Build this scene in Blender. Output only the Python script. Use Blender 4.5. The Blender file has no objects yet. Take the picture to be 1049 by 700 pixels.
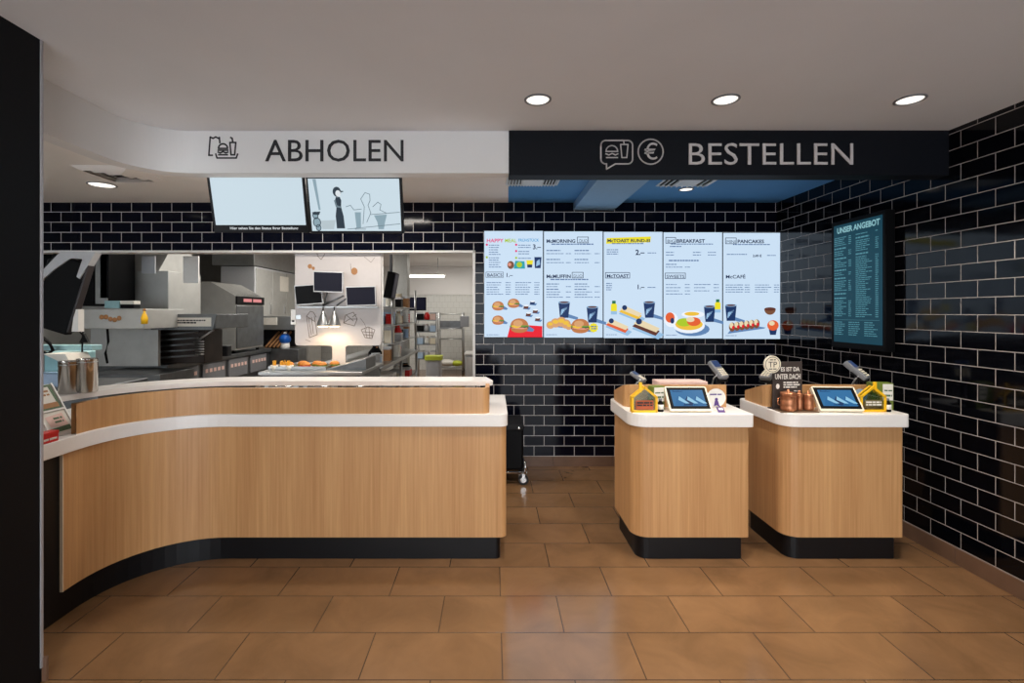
import bpy, bmesh, math, random
from mathutils import Vector, Matrix
random.seed(7)
PI = math.pi
sc = bpy.context.scene
C = sc.collection
F, VX, VY, H = 500.0, 505.0, 320.0, 1.53     # lens in px, vanishing point, eye height

# ------------------------------------------------------------------ materials
def lin(c):
    return tuple(((x/255)/12.92 if x/255 <= .04045 else ((x/255+.055)/1.055)**2.4) for x in c) + (1,)
MATS = {}
def mat(name, col, rough=.5, metal=0, spec=.5, var=0, scale=30, bump=0, coat=0):
    if name in MATS: return MATS[name]
    m = bpy.data.materials.new(name); m.use_nodes = True
    nt = m.node_tree; b = nt.nodes['Principled BSDF']
    c = lin(col)
    b.inputs['Base Color'].default_value = c
    b.inputs['Roughness'].default_value = rough
    b.inputs['Metallic'].default_value = metal
    b.inputs['Specular IOR Level'].default_value = spec
    if coat: b.inputs['Coat Weight'].default_value = coat
    if var or bump:
        tc = nt.nodes.new('ShaderNodeTexCoord'); n = nt.nodes.new('ShaderNodeTexNoise')
        n.inputs['Scale'].default_value = scale; n.inputs['Detail'].default_value = 4
        nt.links.new(tc.outputs['Object'], n.inputs['Vector'])
        if var:
            r = nt.nodes.new('ShaderNodeValToRGB')
            r.color_ramp.elements[0].position = .3; r.color_ramp.elements[1].position = .7
            r.color_ramp.elements[0].color = tuple(x*(1-var) for x in c[:3])+(1,)
            r.color_ramp.elements[1].color = tuple(min(1, x*(1+var)) for x in c[:3])+(1,)
            nt.links.new(n.outputs['Fac'], r.inputs[0]); nt.links.new(r.outputs[0], b.inputs['Base Color'])
        if bump:
            bp = nt.nodes.new('ShaderNodeBump'); bp.inputs['Strength'].default_value = bump; bp.inputs['Distance'].default_value = .002
            nt.links.new(n.outputs['Fac'], bp.inputs['Height']); nt.links.new(bp.outputs[0], b.inputs['Normal'])
    MATS[name] = m
    return m
def emit(name, col, strength=1.0, gloss=False):
    if name in MATS: return MATS[name]
    m = bpy.data.materials.new(name); m.use_nodes = True
    b = m.node_tree.nodes['Principled BSDF']
    b.inputs['Base Color'].default_value = (.01, .01, .012, 1)
    b.inputs['Roughness'].default_value = .35
    b.inputs['Specular IOR Level'].default_value = .08
    b.inputs['Emission Color'].default_value = lin(col)
    b.inputs['Emission Strength'].default_value = strength*.79
    MATS[name] = m
    return m
def glass(name, col=(235, 245, 245), alpha=.15):
    m = bpy.data.materials.new(name); m.use_nodes = True
    nt = m.node_tree; out = nt.nodes['Material Output']; nt.nodes.remove(nt.nodes['Principled BSDF'])
    t = nt.nodes.new('ShaderNodeBsdfTransparent'); t.inputs[0].default_value = lin(col)
    g = nt.nodes.new('ShaderNodeBsdfGlossy'); g.inputs['Roughness'].default_value = .03
    d = nt.nodes.new('ShaderNodeMixShader'); d.inputs[0].default_value = alpha
    nt.links.new(t.outputs[0], d.inputs[1]); nt.links.new(g.outputs[0], d.inputs[2]); nt.links.new(d.outputs[0], out.inputs[0])
    MATS[name] = m
    return m
def wood(name, light, dark, rough=.42, sx=42.0):
    m = bpy.data.materials.new(name); m.use_nodes = True
    nt = m.node_tree; b = nt.nodes['Principled BSDF']; L = nt.links.new
    tc = nt.nodes.new('ShaderNodeTexCoord'); mp = nt.nodes.new('ShaderNodeMapping')
    mp.inputs['Scale'].default_value = (sx, sx, .9)
    n = nt.nodes.new('ShaderNodeTexNoise'); n.inputs['Scale'].default_value = 1.6; n.inputs['Detail'].default_value = 5; n.inputs['Roughness'].default_value = .62
    mp2 = nt.nodes.new('ShaderNodeMapping'); mp2.inputs['Scale'].default_value = (5, 5, .25)
    n2 = nt.nodes.new('ShaderNodeTexNoise'); n2.inputs['Scale'].default_value = 1.2; n2.inputs['Detail'].default_value = 2
    L(tc.outputs['Object'], mp.inputs[0]); L(mp.outputs[0], n.inputs['Vector'])
    L(tc.outputs['Object'], mp2.inputs[0]); L(mp2.outputs[0], n2.inputs['Vector'])
    a = nt.nodes.new('ShaderNodeMath'); a.operation = 'MULTIPLY_ADD'; a.inputs[1].default_value = .55
    hlf = nt.nodes.new('ShaderNodeMath'); hlf.operation = 'MULTIPLY'; hlf.inputs[1].default_value = .45
    L(n2.outputs['Fac'], hlf.inputs[0]); L(n.outputs['Fac'], a.inputs[0]); L(hlf.outputs[0], a.inputs[2])
    r = nt.nodes.new('ShaderNodeValToRGB'); r.color_ramp.elements[0].position = .36; r.color_ramp.elements[1].position = .64
    r.color_ramp.elements[0].color = lin(dark); r.color_ramp.elements[1].color = lin(light)
    L(a.outputs[0], r.inputs[0]); L(r.outputs[0], b.inputs['Base Color'])
    b.inputs['Roughness'].default_value = rough
    MATS[name] = m
    return m
def tiles(name, axis_u, ou, ov, flip=1, w=.2, h=.1011, mortar=.0026, tile=(6, 7, 12), grout=(170, 163, 158), rough=.085, floor=False, gl=.3):
    m = bpy.data.materials.new(name); m.use_nodes = True
    nt = m.node_tree; b = nt.nodes['Principled BSDF']; L = nt.links.new
    if not floor: b.inputs['Specular IOR Level'].default_value = gl
    g = nt.nodes.new('ShaderNodeNewGeometry'); sp = nt.nodes.new('ShaderNodeSeparateXYZ'); L(g.outputs['Position'], sp.inputs[0])
    def off(sock, o):
        n = nt.nodes.new('ShaderNodeMath'); n.operation = 'SUBTRACT'; n.inputs[1].default_value = o - 40*w if sock != 'v' else 0
        return n
    u = nt.nodes.new('ShaderNodeMath'); u.operation = 'SUBTRACT'; u.inputs[1].default_value = ou - 60*w
    v = nt.nodes.new('ShaderNodeMath'); v.operation = 'SUBTRACT'; v.inputs[1].default_value = ov - 60*h
    L(sp.outputs[axis_u], u.inputs[0]); L(sp.outputs['Y' if floor else 'Z'], v.inputs[0])
    cx = nt.nodes.new('ShaderNodeCombineXYZ'); L(u.outputs[0], cx.inputs[0]); L(v.outputs[0], cx.inputs[1])
    br = nt.nodes.new('ShaderNodeTexBrick'); br.offset = .5; br.offset_frequency = 2; br.squash = 1
    br.inputs['Scale'].default_value = 1; br.inputs['Mortar Size'].default_value = mortar; br.inputs['Mortar Smooth'].default_value = .1
    br.inputs['Bias'].default_value = 0; br.inputs['Brick Width'].default_value = w; br.inputs['Row Height'].default_value = h
    br.inputs['Color1'].default_value = (0, 0, 0, 1); br.inputs['Color2'].default_value = (1, 1, 1, 1); br.inputs['Mortar'].default_value = (.5, .5, .5, 1)
    L(cx.outputs[0], br.inputs['Vector'])
    inv = nt.nodes.new('ShaderNodeMath'); inv.operation = 'SUBTRACT'; inv.inputs[0].default_value = 1; L(br.outputs['Fac'], inv.inputs[1])
    bp = nt.nodes.new('ShaderNodeBump'); bp.inputs['Distance'].default_value = .0015; bp.inputs['Strength'].default_value = .5 if not floor else .3
    L(inv.outputs[0], bp.inputs['Height'])
    c = lin(tile)
    base = nt.nodes.new('ShaderNodeMix'); base.data_type = 'RGBA'
    if floor:
        n = nt.nodes.new('ShaderNodeTexNoise'); n.inputs['Scale'].default_value = 3.5; n.inputs['Detail'].default_value = 6; n.inputs['Roughness'].default_value = .6
        n.inputs['Distortion'].default_value = .6
        vs = nt.nodes.new('ShaderNodeVectorMath'); vs.operation = 'ADD'
        sc_ = nt.nodes.new('ShaderNodeVectorMath'); sc_.operation = 'SCALE'; sc_.inputs['Scale'].default_value = 9
        L(br.outputs['Color'], sc_.inputs[0]); L(g.outputs['Position'], vs.inputs[0]); L(sc_.outputs[0], vs.inputs[1]); L(vs.outputs[0], n.inputs['Vector'])
        r = nt.nodes.new('ShaderNodeValToRGB'); r.color_ramp.elements[0].position = .22; r.color_ramp.elements[1].position = .8
        r.color_ramp.elements[0].color = tuple(x*.7 for x in c[:3])+(1,); r.color_ramp.elements[1].color = tuple(x*1.26 for x in c[:3])+(1,)
        L(n.outputs['Fac'], r.inputs[0]); L(r.outputs[0], base.inputs[6])
        rr = nt.nodes.new('ShaderNodeMapRange'); rr.inputs['To Min'].default_value = rough-.06; rr.inputs['To Max'].default_value = rough+.08
        L(n.outputs['Fac'], rr.inputs[0]); L(rr.outputs[0], b.inputs['Roughness'])
        L(bp.outputs[0], b.inputs['Normal'])
        b.inputs['Specular IOR Level'].default_value = 1.0
    else:
        base.inputs[6].default_value = c
        wn = nt.nodes.new('ShaderNodeTexWhiteNoise'); L(br.outputs['Color'], wn.inputs['Vector'])
        sb = nt.nodes.new('ShaderNodeVectorMath'); sb.operation = 'SUBTRACT'; sb.inputs[1].default_value = (.5, .5, .5); L(wn.outputs['Color'], sb.inputs[0])
        # glaze is slightly wavy
        nz = nt.nodes.new('ShaderNodeTexNoise'); nz.inputs['Scale'].default_value = 14; nz.inputs['Detail'].default_value = 1; L(g.outputs['Position'], nz.inputs['Vector'])
        b2 = nt.nodes.new('ShaderNodeBump'); b2.inputs['Strength'].default_value = .12; b2.inputs['Distance'].default_value = .002; L(nz.outputs['Fac'], b2.inputs['Height']); L(b2.outputs[0], bp.inputs['Normal'])
        sl = nt.nodes.new('ShaderNodeVectorMath'); sl.operation = 'SCALE'; sl.inputs['Scale'].default_value = .022; L(sb.outputs[0], sl.inputs[0])
        ad = nt.nodes.new('ShaderNodeVectorMath'); ad.operation = 'ADD'; L(bp.outputs[0], ad.inputs[0]); L(sl.outputs[0], ad.inputs[1])
        no = nt.nodes.new('ShaderNodeVectorMath'); no.operation = 'NORMALIZE'; L(ad.outputs[0], no.inputs[0]); L(no.outputs[0], b.inputs['Normal'])
        rr = nt.nodes.new('ShaderNodeMapRange'); rr.inputs['To Min'].default_value = rough; rr.inputs['To Max'].default_value = .7
        L(br.outputs['Fac'], rr.inputs[0]); L(rr.outputs[0], b.inputs['Roughness'])
    base.inputs[7].default_value = lin(grout)
    L(br.outputs['Fac'], base.inputs[0]); L(base.outputs[2], b.inputs['Base Color'])
    MATS[name] = m
    return m

M = dict(
    ceil=mat('ceiling_paint', (230, 231, 234), .9, var=.02, scale=2),
    white_wall=mat('white_paint', (226, 224, 222), .8, var=.015, scale=3),
    soffit=mat('soffit_paint', (242, 237, 232), .85, var=.015, scale=3),
    ceil_blue_glow=mat('slate_blue_glow_paint', (78, 142, 198), .75, var=.03, scale=3),  # blue glow of the menu screens put into the dark grey paint
    black_hdr=mat('black_laminate', (12, 15, 22), .6, spec=.15, var=.05, scale=40),
    black_panel=mat('black_panel', (5, 6, 9), .6, spec=.2, var=.05, scale=30),
    kick=mat('black_kick', (5, 7, 12), .45, spec=.35, var=.08, scale=20),
    top=mat('white_solid_surface', (238, 234, 230), .28, var=.01, scale=60),
    steel=mat('brushed_steel', (176, 178, 178), .3, .9, var=.06, scale=12),
    steel_d=mat('worn_steel', (116, 119, 121), .36, .85, var=.15, scale=9),
    steel_l=mat('pale_steel', (190, 190, 186), .5, .6, var=.06, scale=8),
    chrome=mat('chrome', (215, 215, 215), .12, 1, var=.01),
    black=mat('black_plastic', (9, 9, 11), .5, spec=.12, var=.05),
    black_m=mat('black_metal', (24, 24, 27), .5, .1, spec=.25, var=.1),
    grey=mat('grey_plastic', (120, 122, 126), .5, var=.04),
    lgrey=mat('pale_grey_plastic', (190, 192, 195), .45, var=.03),
    white=mat('white_plastic', (235, 233, 228), .4, var=.02),
    cream=mat('cream_plastic', (232, 222, 200), .4, var=.02),
    yellow=mat('yellow_plastic', (244, 190, 20), .4, var=.04),
    red=mat('red_plastic', (205, 22, 22), .4, var=.04),
    green=mat('olive_green_card', (104, 120, 38), .6, var=.1),
    lime=mat('lime_plastic', (196, 208, 60), .5, var=.05),
    blue=mat('blue_plastic', (20, 95, 190), .3, var=.05),
    teal=mat('teal_tint', (150, 190, 195), .35, var=.05),
    copper=mat('copper', (186, 124, 88), .42, .7, var=.12, scale=60),
    paper=mat('printed_paper', (228, 224, 214), .7, var=.04),
    kraft=mat('brown_card', (168, 120, 76), .7, var=.1),
    food=mat('golden_bun', (206, 128, 50), .6, var=.25, scale=50),
    fry=mat('golden_fries', (236, 176, 56), .6, var=.15, scale=50),
    lettuce=mat('salad_green', (96, 130, 50), .6, var=.25, scale=60),
    tomato=mat('tomato_red', (190, 44, 24), .5, var=.2, scale=50),
    pink=mat('pale_pink_card', (230, 196, 186), .6, var=.05),
    bluedisc=mat('pale_blue_card', (176, 200, 226), .5, var=.03),
    violet=mat('violet_print', (86, 60, 130), .6, var=.05),
    dgreen=mat('dark_green_print', (76, 104, 70), .6, var=.2, scale=60),
    ink=mat('dark_ink', (28, 28, 32), .6, var=.02),
    doodle=mat('grey_brown_ink', (118, 106, 98), .7, var=.05),
    chalk=mat('white_ink', (225, 220, 212), .7, var=.02),
    letter=mat('pale_letter', (196, 190, 188), .5, var=.02),
    board=mat('dark_brown_board', (56, 46, 42), .6, var=.15, scale=20),
    rubber=mat('dark_rubber', (40, 38, 36), .7, var=.1),
    panel=mat('pale_melamine', (196, 189, 186), .45, var=.015),
    base_brown=mat('brown_stone', (112, 84, 66), .4, var=.18, scale=6),
    hot=emit('lamp_glow', (255, 226, 180), 6),
    down=emit('downlight_glow', (255, 246, 234), 1.6),
    tube=emit('tube_glow', (255, 252, 240), 5),
    glass=glass('clear_acrylic'),
    scr=emit('display_pale_blue', (202, 223, 243), 1.0),
    scr2=emit('display_ice', (208, 226, 236), .92),
    scr_teal=emit('display_deep_teal', (34, 88, 108), .5),
    scr_off=emit('display_dark_blue', (20, 20, 52), .3),
    tab=emit('tablet_blue', (52, 122, 176), .8),
)
WOOD = wood('oak_veneer', (208, 161, 110), (181, 132, 84))
FLOORM = tiles('floor_tiles', 'X', .040, 2.33, w=.6, h=.3, mortar=.003, tile=(126, 94, 64), grout=(74, 56, 42), rough=.14, floor=True)
TB = tiles('black_metro_back', 'X', .308, .1, gl=.14, tile=(8, 11, 24), grout=(205, 201, 200), mortar=.0029)  # black tile tinted navy, the blue light on this wall put into its colour
TR = tiles('black_metro_side', 'Y', 2.84, .1, w=.203)
KT = tiles('white_kitchen_tiles', 'X', 0, .0, w=.15, h=.15, mortar=.002, tile=(205, 205, 200), grout=(150, 148, 142), rough=.25)

# ------------------------------------------------------------------ mesh helpers
def nb(): return bmesh.new()
def xf(bm, verts, M4): bmesh.ops.transform(bm, matrix=M4, verts=verts)
def box(bm, x0, x1, y0, y1, z0, z1, bev=0, mi=0, seg=2):
    r = bmesh.ops.create_cube(bm, size=1)
    vs = r['verts']
    xf(bm, vs, Matrix.Translation(((x0+x1)/2, (y0+y1)/2, (z0+z1)/2)) @ Matrix.Diagonal((abs(x1-x0), abs(y1-y0), abs(z1-z0), 1)))
    fs = list({f for v in vs for f in v.link_faces})
    for f in fs: f.material_index = mi
    if bev:
        es = list({e for v in vs for e in v.link_edges})
        g = bmesh.ops.bevel(bm, geom=es, offset=bev, segments=seg, affect='EDGES', profile=.5)
        for f in g['faces']: f.material_index = mi; f.smooth = True
        vs = list({v for f in g['faces'] for v in f.verts} | {v for v in vs if v.is_valid})
    return vs
def frame_mat(p, d):
    d = Vector(d).normalized()
    return Matrix.Translation(p) @ d.to_track_quat('Z', 'Y').to_matrix().to_4x4()
def cyl(bm, p0, p1, r0, r1=None, n=16, mi=0, smooth=True):
    p0, p1 = Vector(p0), Vector(p1); r1 = r0 if r1 is None else r1
    r = bmesh.ops.create_cone(bm, cap_ends=True, segments=n, radius1=r0, radius2=r1, depth=(p1-p0).length)
    xf(bm, r['verts'], frame_mat((p0+p1)/2, p1-p0))
    for f in {f for v in r['verts'] for f in v.link_faces}:
        f.material_index = mi
        f.smooth = smooth and len(f.verts) == 4
    return r['verts']
def sphere(bm, p, r, s=(1, 1, 1), n=12, mi=0):
    q = bmesh.ops.create_uvsphere(bm, u_segments=n, v_segments=max(6, n//2+2), radius=r)
    xf(bm, q['verts'], Matrix.Translation(p) @ Matrix.Diagonal((*s, 1)))
    for f in {f for v in q['verts'] for f in v.link_faces}: f.material_index = mi; f.smooth = True
    return q['verts']
def lathe(bm, prof, c=(0, 0, 0), n=24, mi=0):
    rings = []
    for r, z in prof:
        rings.append([bm.verts.new((c[0]+max(r, 1e-4)*math.cos(2*PI*k/n), c[1]+max(r, 1e-4)*math.sin(2*PI*k/n), c[2]+z)) for k in range(n)])
    for a, b in zip(rings, rings[1:]):
        for k in range(n):
            f = bm.faces.new((a[k], a[(k+1) % n], b[(k+1) % n], b[k])); f.smooth = True; f.material_index = mi
    for ring, rev in ((rings[0], True), (rings[-1], False)):
        f = bm.faces.new(ring[::-1] if rev else ring); f.material_index = mi
    return [v for r in rings for v in r]
def tube(bm, pts, r, n=8, mi=0, closed=False):
    pts = [Vector(p) for p in pts]; rings = []
    N = len(pts)
    for i, p in enumerate(pts):
        a = pts[(i-1) % N] if (i or closed) else pts[0]; b = pts[(i+1) % N] if (i < N-1 or closed) else pts[-1]
        m = frame_mat(p, b-a)
        rings.append([bm.verts.new(m @ Vector((r*math.cos(2*PI*k/n), r*math.sin(2*PI*k/n), 0))) for k in range(n)])
    prs = list(zip(rings, rings[1:]))
    if closed: prs.append((rings[-1], rings[0]))
    for a, b in prs:
        k0 = min(range(n), key=lambda k: (a[0].co-b[k].co).length)
        for k in range(n):
            f = bm.faces.new((a[k], a[(k+1) % n], b[(k0+k+1) % n], b[(k0+k) % n])); f.smooth = True; f.material_index = mi
    if not closed:
        bm.faces.new(rings[0][::-1]).material_index = mi; bm.faces.new(rings[-1]).material_index = mi
def prism(bm, pts, z0, z1, mi=0, mtx=None):
    """polygon in xy extruded z0..z1"""
    lo = [bm.verts.new((p[0], p[1], z0)) for p in pts]; hi = [bm.verts.new((p[0], p[1], z1)) for p in pts]
    n = len(pts); fs = [bm.faces.new(lo[::-1]), bm.faces.new(hi)]
    for k in range(n): fs.append(bm.faces.new((lo[k], lo[(k+1) % n], hi[(k+1) % n], hi[k])))
    for f in fs: f.material_index = mi
    if mtx is not None: xf(bm, lo+hi, mtx)
    return lo+hi
def strip(bm, A, B, z0, z1, mi=0, zf0=None, zf1=None, smooth=True):
    """wall-like solid between two open plan paths A and B (same length)"""
    n = len(A)
    q = [[bm.verts.new((*A[i], z0 if zf0 is None else zf0(i))), bm.verts.new((*B[i], z0 if zf0 is None else zf0(i))),
          bm.verts.new((*B[i], z1 if zf1 is None else zf1(i))), bm.verts.new((*A[i], z1 if zf1 is None else zf1(i)))] for i in range(n)]
    for i in range(n-1):
        for k in range(4):
            f = bm.faces.new((q[i][k], q[i][(k+1) % 4], q[i+1][(k+1) % 4], q[i+1][k])); f.material_index = mi; f.smooth = False
    bm.faces.new(q[0][::-1]).material_index = mi; bm.faces.new(q[-1]).material_index = mi
def obj(name, bm, m, parent=None, loc=None, W=False, kind=None, smooth_angle=None):
    """link bm as one mesh object; W: geometry is in world coordinates"""
    if W and parent is not None:
        bmesh.ops.transform(bm, matrix=parent.matrix_world.inverted() if parent.get('_mw') else Matrix.Translation(-Vector(wloc(parent))), verts=bm.verts)
    bmesh.ops.recalc_face_normals(bm, faces=bm.faces)
    me = bpy.data.meshes.new(name); bm.to_mesh(me); bm.free()
    for x in (m if isinstance(m, (list, tuple)) else [m]): me.materials.append(x)
    o = bpy.data.objects.new(name, me); C.objects.link(o)
    if parent is not None: o.parent = parent
    if loc: o.location = loc
    if kind: o['kind'] = kind
    return o
def wloc(o):
    v = Vector(o.location)
    while o.parent: o = o.parent; v += Vector(o.location)
    return v
def thing(name, label, cat, loc=(0, 0, 0), rz=0, group=None):
    o = bpy.data.objects.new(name, None); C.objects.link(o)
    o.empty_display_size = .1
    o.location = loc; o.rotation_euler = (0, 0, rz)
    o['label'] = label; o['category'] = cat
    if group: o['group'] = group
    return o
def tag(o, label, cat, group=None):
    o['label'] = label; o['category'] = cat
    if group: o['group'] = group
    return o
def struct(name, bm, m, parent=None): return obj(name, bm, m, parent, kind='structure')
def dup(root, loc, rz=None, label=None):
    r = root.copy(); C.objects.link(r); r.location = loc
    if rz is not None: r.rotation_euler = (0, 0, rz)
    if label: r['label'] = label
    for ch in list(root.children):
        c = ch.copy(); C.objects.link(c); c.parent = r
        for g in list(ch.children):
            d = g.copy(); C.objects.link(d); d.parent = c
    return r
def P(px, py, Y):
    s = F/Y
    return Vector(((px-VX)/s, Y, H+(VY-py)/s))
TXT = {}
def text(bm, s, size, M4, align='LEFT', bold=0, depth=.0004, mi=0, width=None):
    """cap height size; text drawn in local XY of M4, facing +Z"""
    cu = bpy.data.curves.new('t', 'FONT'); cu.body = s; cu.size = size/.7; cu.align_x = align; cu.offset = bold*size; cu.extrude = depth; cu.resolution_u = 3
    o = bpy.data.objects.new('t', cu); C.objects.link(o)
    dg = bpy.context.evaluated_depsgraph_get(); dg.update()
    me = bpy.data.meshes.new_from_object(o.evaluated_get(dg))
    b = bmesh.new(); b.from_mesh(me); 
    if width:
        xs = [v.co.x for v in b.verts]; k = width/(max(xs)-min(xs))
        for v in b.verts: v.co.x *= k
    for f in b.faces: f.material_index = mi
    bmesh.ops.transform(b, matrix=M4, verts=b.verts)
    tmp = bpy.data.meshes.new('t'); b.to_mesh(tmp); b.free(); bm.from_mesh(tmp)
    bpy.data.objects.remove(o); bpy.data.curves.remove(cu); bpy.data.meshes.remove(me); bpy.data.meshes.remove(tmp)
def XZ(x, y, z): return Matrix.Translation((x, y, z)) @ Matrix.Rotation(PI/2, 4, 'X')     # text plane facing -Y
def stroke(bm, pts, w, y, closed=False, mi=0, t=.0006):
    """flat line drawing in the XZ plane facing -Y, built as thin quads"""
    n = len(pts)
    for i in range(n if closed else n-1):
        a, b = Vector(pts[i]), Vector(pts[(i+1) % n]); d = (b-a)
        if d.length < 1e-6: continue
        d.normalize(); p = Vector((-d.y, d.x))*w/2; e = d*w*.3
        q = [a-e+p, a-e-p, b+e-p, b+e+p]
        lo = [bm.verts.new((v.x, y, v.y)) for v in q]; hi = [bm.verts.new((v.x, y-t, v.y)) for v in q]
        bm.faces.new(hi).material_index = mi; bm.faces.new(lo[::-1]).material_index = mi
        for k in range(4): bm.faces.new((lo[k], lo[(k+1) % 4], hi[(k+1) % 4], hi[k])).material_index = mi
def flat(bm, pts, y, mi=0):
    vs = [bm.verts.new((p[0], y, p[1])) for p in pts]
    f = bm.faces.new(vs); f.material_index = mi
    f.normal_update()
    if f.normal.y > 0: f.normal_flip()
    return f
def ell(cx, cz, rx, rz, n=20, a0=0, a1=2*PI):
    full = abs(a1-a0-2*PI) < 1e-6
    return [(cx+rx*math.cos(a0+(a1-a0)*k/(n if full else n-1)), cz+rz*math.sin(a0+(a1-a0)*k/(n if full else n-1))) for k in range(n)]
def rrect(x0, x1, y0, y1, r, n=5):
    p = []
    for cx, cy, a in ((x1-r, y0+r, -PI/2), (x1-r, y1-r, 0), (x0+r, y1-r, PI/2), (x0+r, y0+r, PI)):
        for k in range(n+1): p.append((cx+r*math.cos(a+k*PI/2/n), cy+r*math.sin(a+k*PI/2/n)))
    return p

# ------------------------------------------------------------------ setting
CZ, CB, HB = 2.655, 2.62, 2.382          # main ceiling, ceiling behind headers, header underside
YB, XR, YH = 4.85, 2.82, 3.03
KY = 13.0
b = nb(); box(b, -5.6, 3.0, -4.2, KY+.2, -.1, 0); struct('floor', b, FLOORM)
def lpath(d, y0=1.55, xe=.08, R=.5, X=-2.13, Y=3.0, n=14, rc=.05):
    """front line of the L-shaped counter, moved d towards the guests"""
    x, y, r = X+d, Y-d, R-d
    p = [(x, y0)] + [(X+R-r*math.cos(t), Y-R+r*math.sin(t)) for t in [k*PI/2/n for k in range(n+1)]]
    return p
# main ceiling (in front of headers) and the lower ceilings behind
def fpath(d, xe): return lpath(d, y0=-4.2, R=.3, X=-2.16, Y=YH) + [(xe, YH-d)]
b = nb(); pp = fpath(0, XR+.2); prism(b, pp + [(XR+.2, -4.2)], CZ, CZ+.1); struct('ceiling', b, M['ceil'])
b = nb(); prism(b, fpath(-.09, .098) + [(.155, YB+.1), (-5.6, YB+.1), (-5.6, -4.2)], CB, CB+.14); struct('ceiling_staff_side', b, M['soffit'])
b = nb(); prism(b, [(.098, YH+.09), (XR+.2, YH+.09), (XR+.2, YB+.1), (.155, YB+.1)], CB, CB+.14); struct('ceiling_order_side', b, M['ceil_blue_glow'])
b = nb(); box(b, .80, 1.2, YH+.09, YB-.001, 2.545, CB); struct('beam', b, mat('slate_blue_glow_beam', (132, 172, 208), .7, var=.03))  # beam colour includes the blue glow from the screens
b = nb(); strip(b, fpath(0, .098), fpath(-.1, .098), HB+.012, CZ+.02); hw = struct('trim_1', b, M['white_wall'])
b = nb(); box(b, .098, XR+.02, YH-.012, YH+.1, HB-.004, CZ+.02); hb = struct('trim_2', b, M['black_hdr'])
# back wall with the pass-through opening
b = nb()
box(b, -.175, XR+.2, YB, YB+.12, 0, CB+.1); box(b, -5.6, -.175, YB, YB+.12, 2.145, CB+.1)
struct('wall_back', b, TB)
b = nb()
for a in ((-.20, -.176, YB-.004, YB+.125, 0, 2.142), (-5.4, -.176, YB-.004, YB+.125, 2.122, 2.1445) ): box(b, *a, bev=.002)
struct('trim_3', b, M['white_wall'])
b = nb(); box(b, XR, XR+.15, -4.2, YB+.1, 0, CZ+.1); struct('wall_right', b, TR)
def skirting(name, x0, x1, y0, y1, joints, alongx):
    b = nb(); 
    ed = [x0 if alongx else y0] + joints + [x1 if alongx else y1]
    for i in range(len(ed)-1):
        g = .0015
        if alongx: box(b, ed[i]+g, ed[i+1]-g, y0, y1, 0, .098, bev=.0015)
        else: box(b, x0, x1, ed[i]+g, ed[i+1]-g, 0, .098, bev=.0015)
    struct(name, b, M['base_brown'])
skirting('baseboard_back', -.174, XR-.012, YB-.012, YB, [.008, .597, 1.186, 1.775, 2.36], True)
skirting('baseboard_right', XR-.012, XR, -4.2, YB-.013, [-3.6+.597*k for k in range(14) if -3.6+.597*k < 4.6], False)
# black wall end beside the camera, with its pale corner strip and foot
b = nb(); box(b, -2.02, -1.868, -4.2, 2.02, 0, CZ+.02); struct('wall_left', b, M['black_panel'])
b = nb(); box(b, -1.8695, -1.862, 2.012, 2.0225, 0.06, CZ-.002, bev=.001); struct('trim_4', b, mat('alu_strip', (170, 168, 172), .4, .3))
b = nb(); box(b, -2.03, -1.85, 2.0205, 2.033, 0, .10, bev=.002); struct('baseboard_left', b, M['base_brown'])
# kitchen shell
b = nb(); box(b, -5.7, -5.6, -4.2, KY+.2, 0, 2.9); struct('wall_kitchen_left', b, M['steel_l'])
b = nb(); box(b, -.06, .04, YB+.12, KY+.2, 0, 2.9); struct('wall_kitchen_right', b, M['white_wall'])
b = nb(); box(b, -5.6, -.06, KY, KY+.1, 0, 2.0); struct('wall_kitchen_back', b, KT)
b = nb(); box(b, -5.6, -.06, KY-.02, KY+.1, 2.0, 2.9); struct('wall_kitchen_upper', b, M['white_wall'])
b = nb(); box(b, -5.6, -.06, YB+.12, KY+.1, 2.75, 2.85); struct('ceiling_kitchen', b, M['white_wall'])
b = nb(); box(b, -1.84, -1.58, 9.0, 9.26, 0, 2.75, bev=.004); struct('pillar', b, mat('grey_column', (150, 150, 146), .5, .3, var=.05))

# ------------------------------------------------------------------ lettering on the headers
def icon_tray(bm, x, z, y, k, w):
    S = lambda pts, c=False: stroke(bm, [(x+a*k, z+q*k) for a, q in pts], w, y, c)
    S([(.02, .12), (.0, .12), (.06, .92), (.18, .86), (.3, .92), (.42, .86), (.46, .9), (.48, .66)]); S([(.0, .12), (.16, .12)])
    S([(.3, .18), (.36, .0), (1.2, .0), (1.26, .18)])
    S(ell(.62, .42, .2, .2, 12, 0, PI), True); S([(.4, .34), (.84, .34)]); S([(.4, .26), (.5, .22), (.62, .28), (.74, .22), (.84, .26)]); S([(.42, .14), (.82, .14)])
    S([(.92, .68), (1.18, .68), (1.13, .14), (.97, .14)], True); S([(1.05, .68), (1.02, .86), (.95, .9)])
def sx(px, Y): return (px-VX)*Y/F
def szz(py, Y): return H+(VY-py)*Y/F
b = nb(); text(b, 'ABHOLEN', .135, XZ(sx(272, YH), YH-.004, szz(165.5, YH)), depth=.003, bold=.0, width=sx(413.5, YH)-sx(272, YH))
obj('lettering', b, M['ink'], hw)
b = nb(); icon_tray(b, sx(214, YH), szz(162, YH), YH-.0005, .142, .01); obj('icon', b, M['ink'], hw)
YL = YH-.012
b = nb(); text(b, 'BESTELLEN', .135, XZ(sx(702.5, YL), YL-.004, szz(169, YL)), depth=.003, bold=-.006, width=sx(870.5, YL)-sx(702.5, YL))
obj('lettering', b, M['letter'], hb)
b = nb()
x0, x1, z0, z1 = sx(615.5, YL), sx(648, YL), szz(168, YL), szz(144, YL)
q = rrect(x0, x1, z0, z1, .03)
i = 0
q = [p for p in q]
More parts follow.
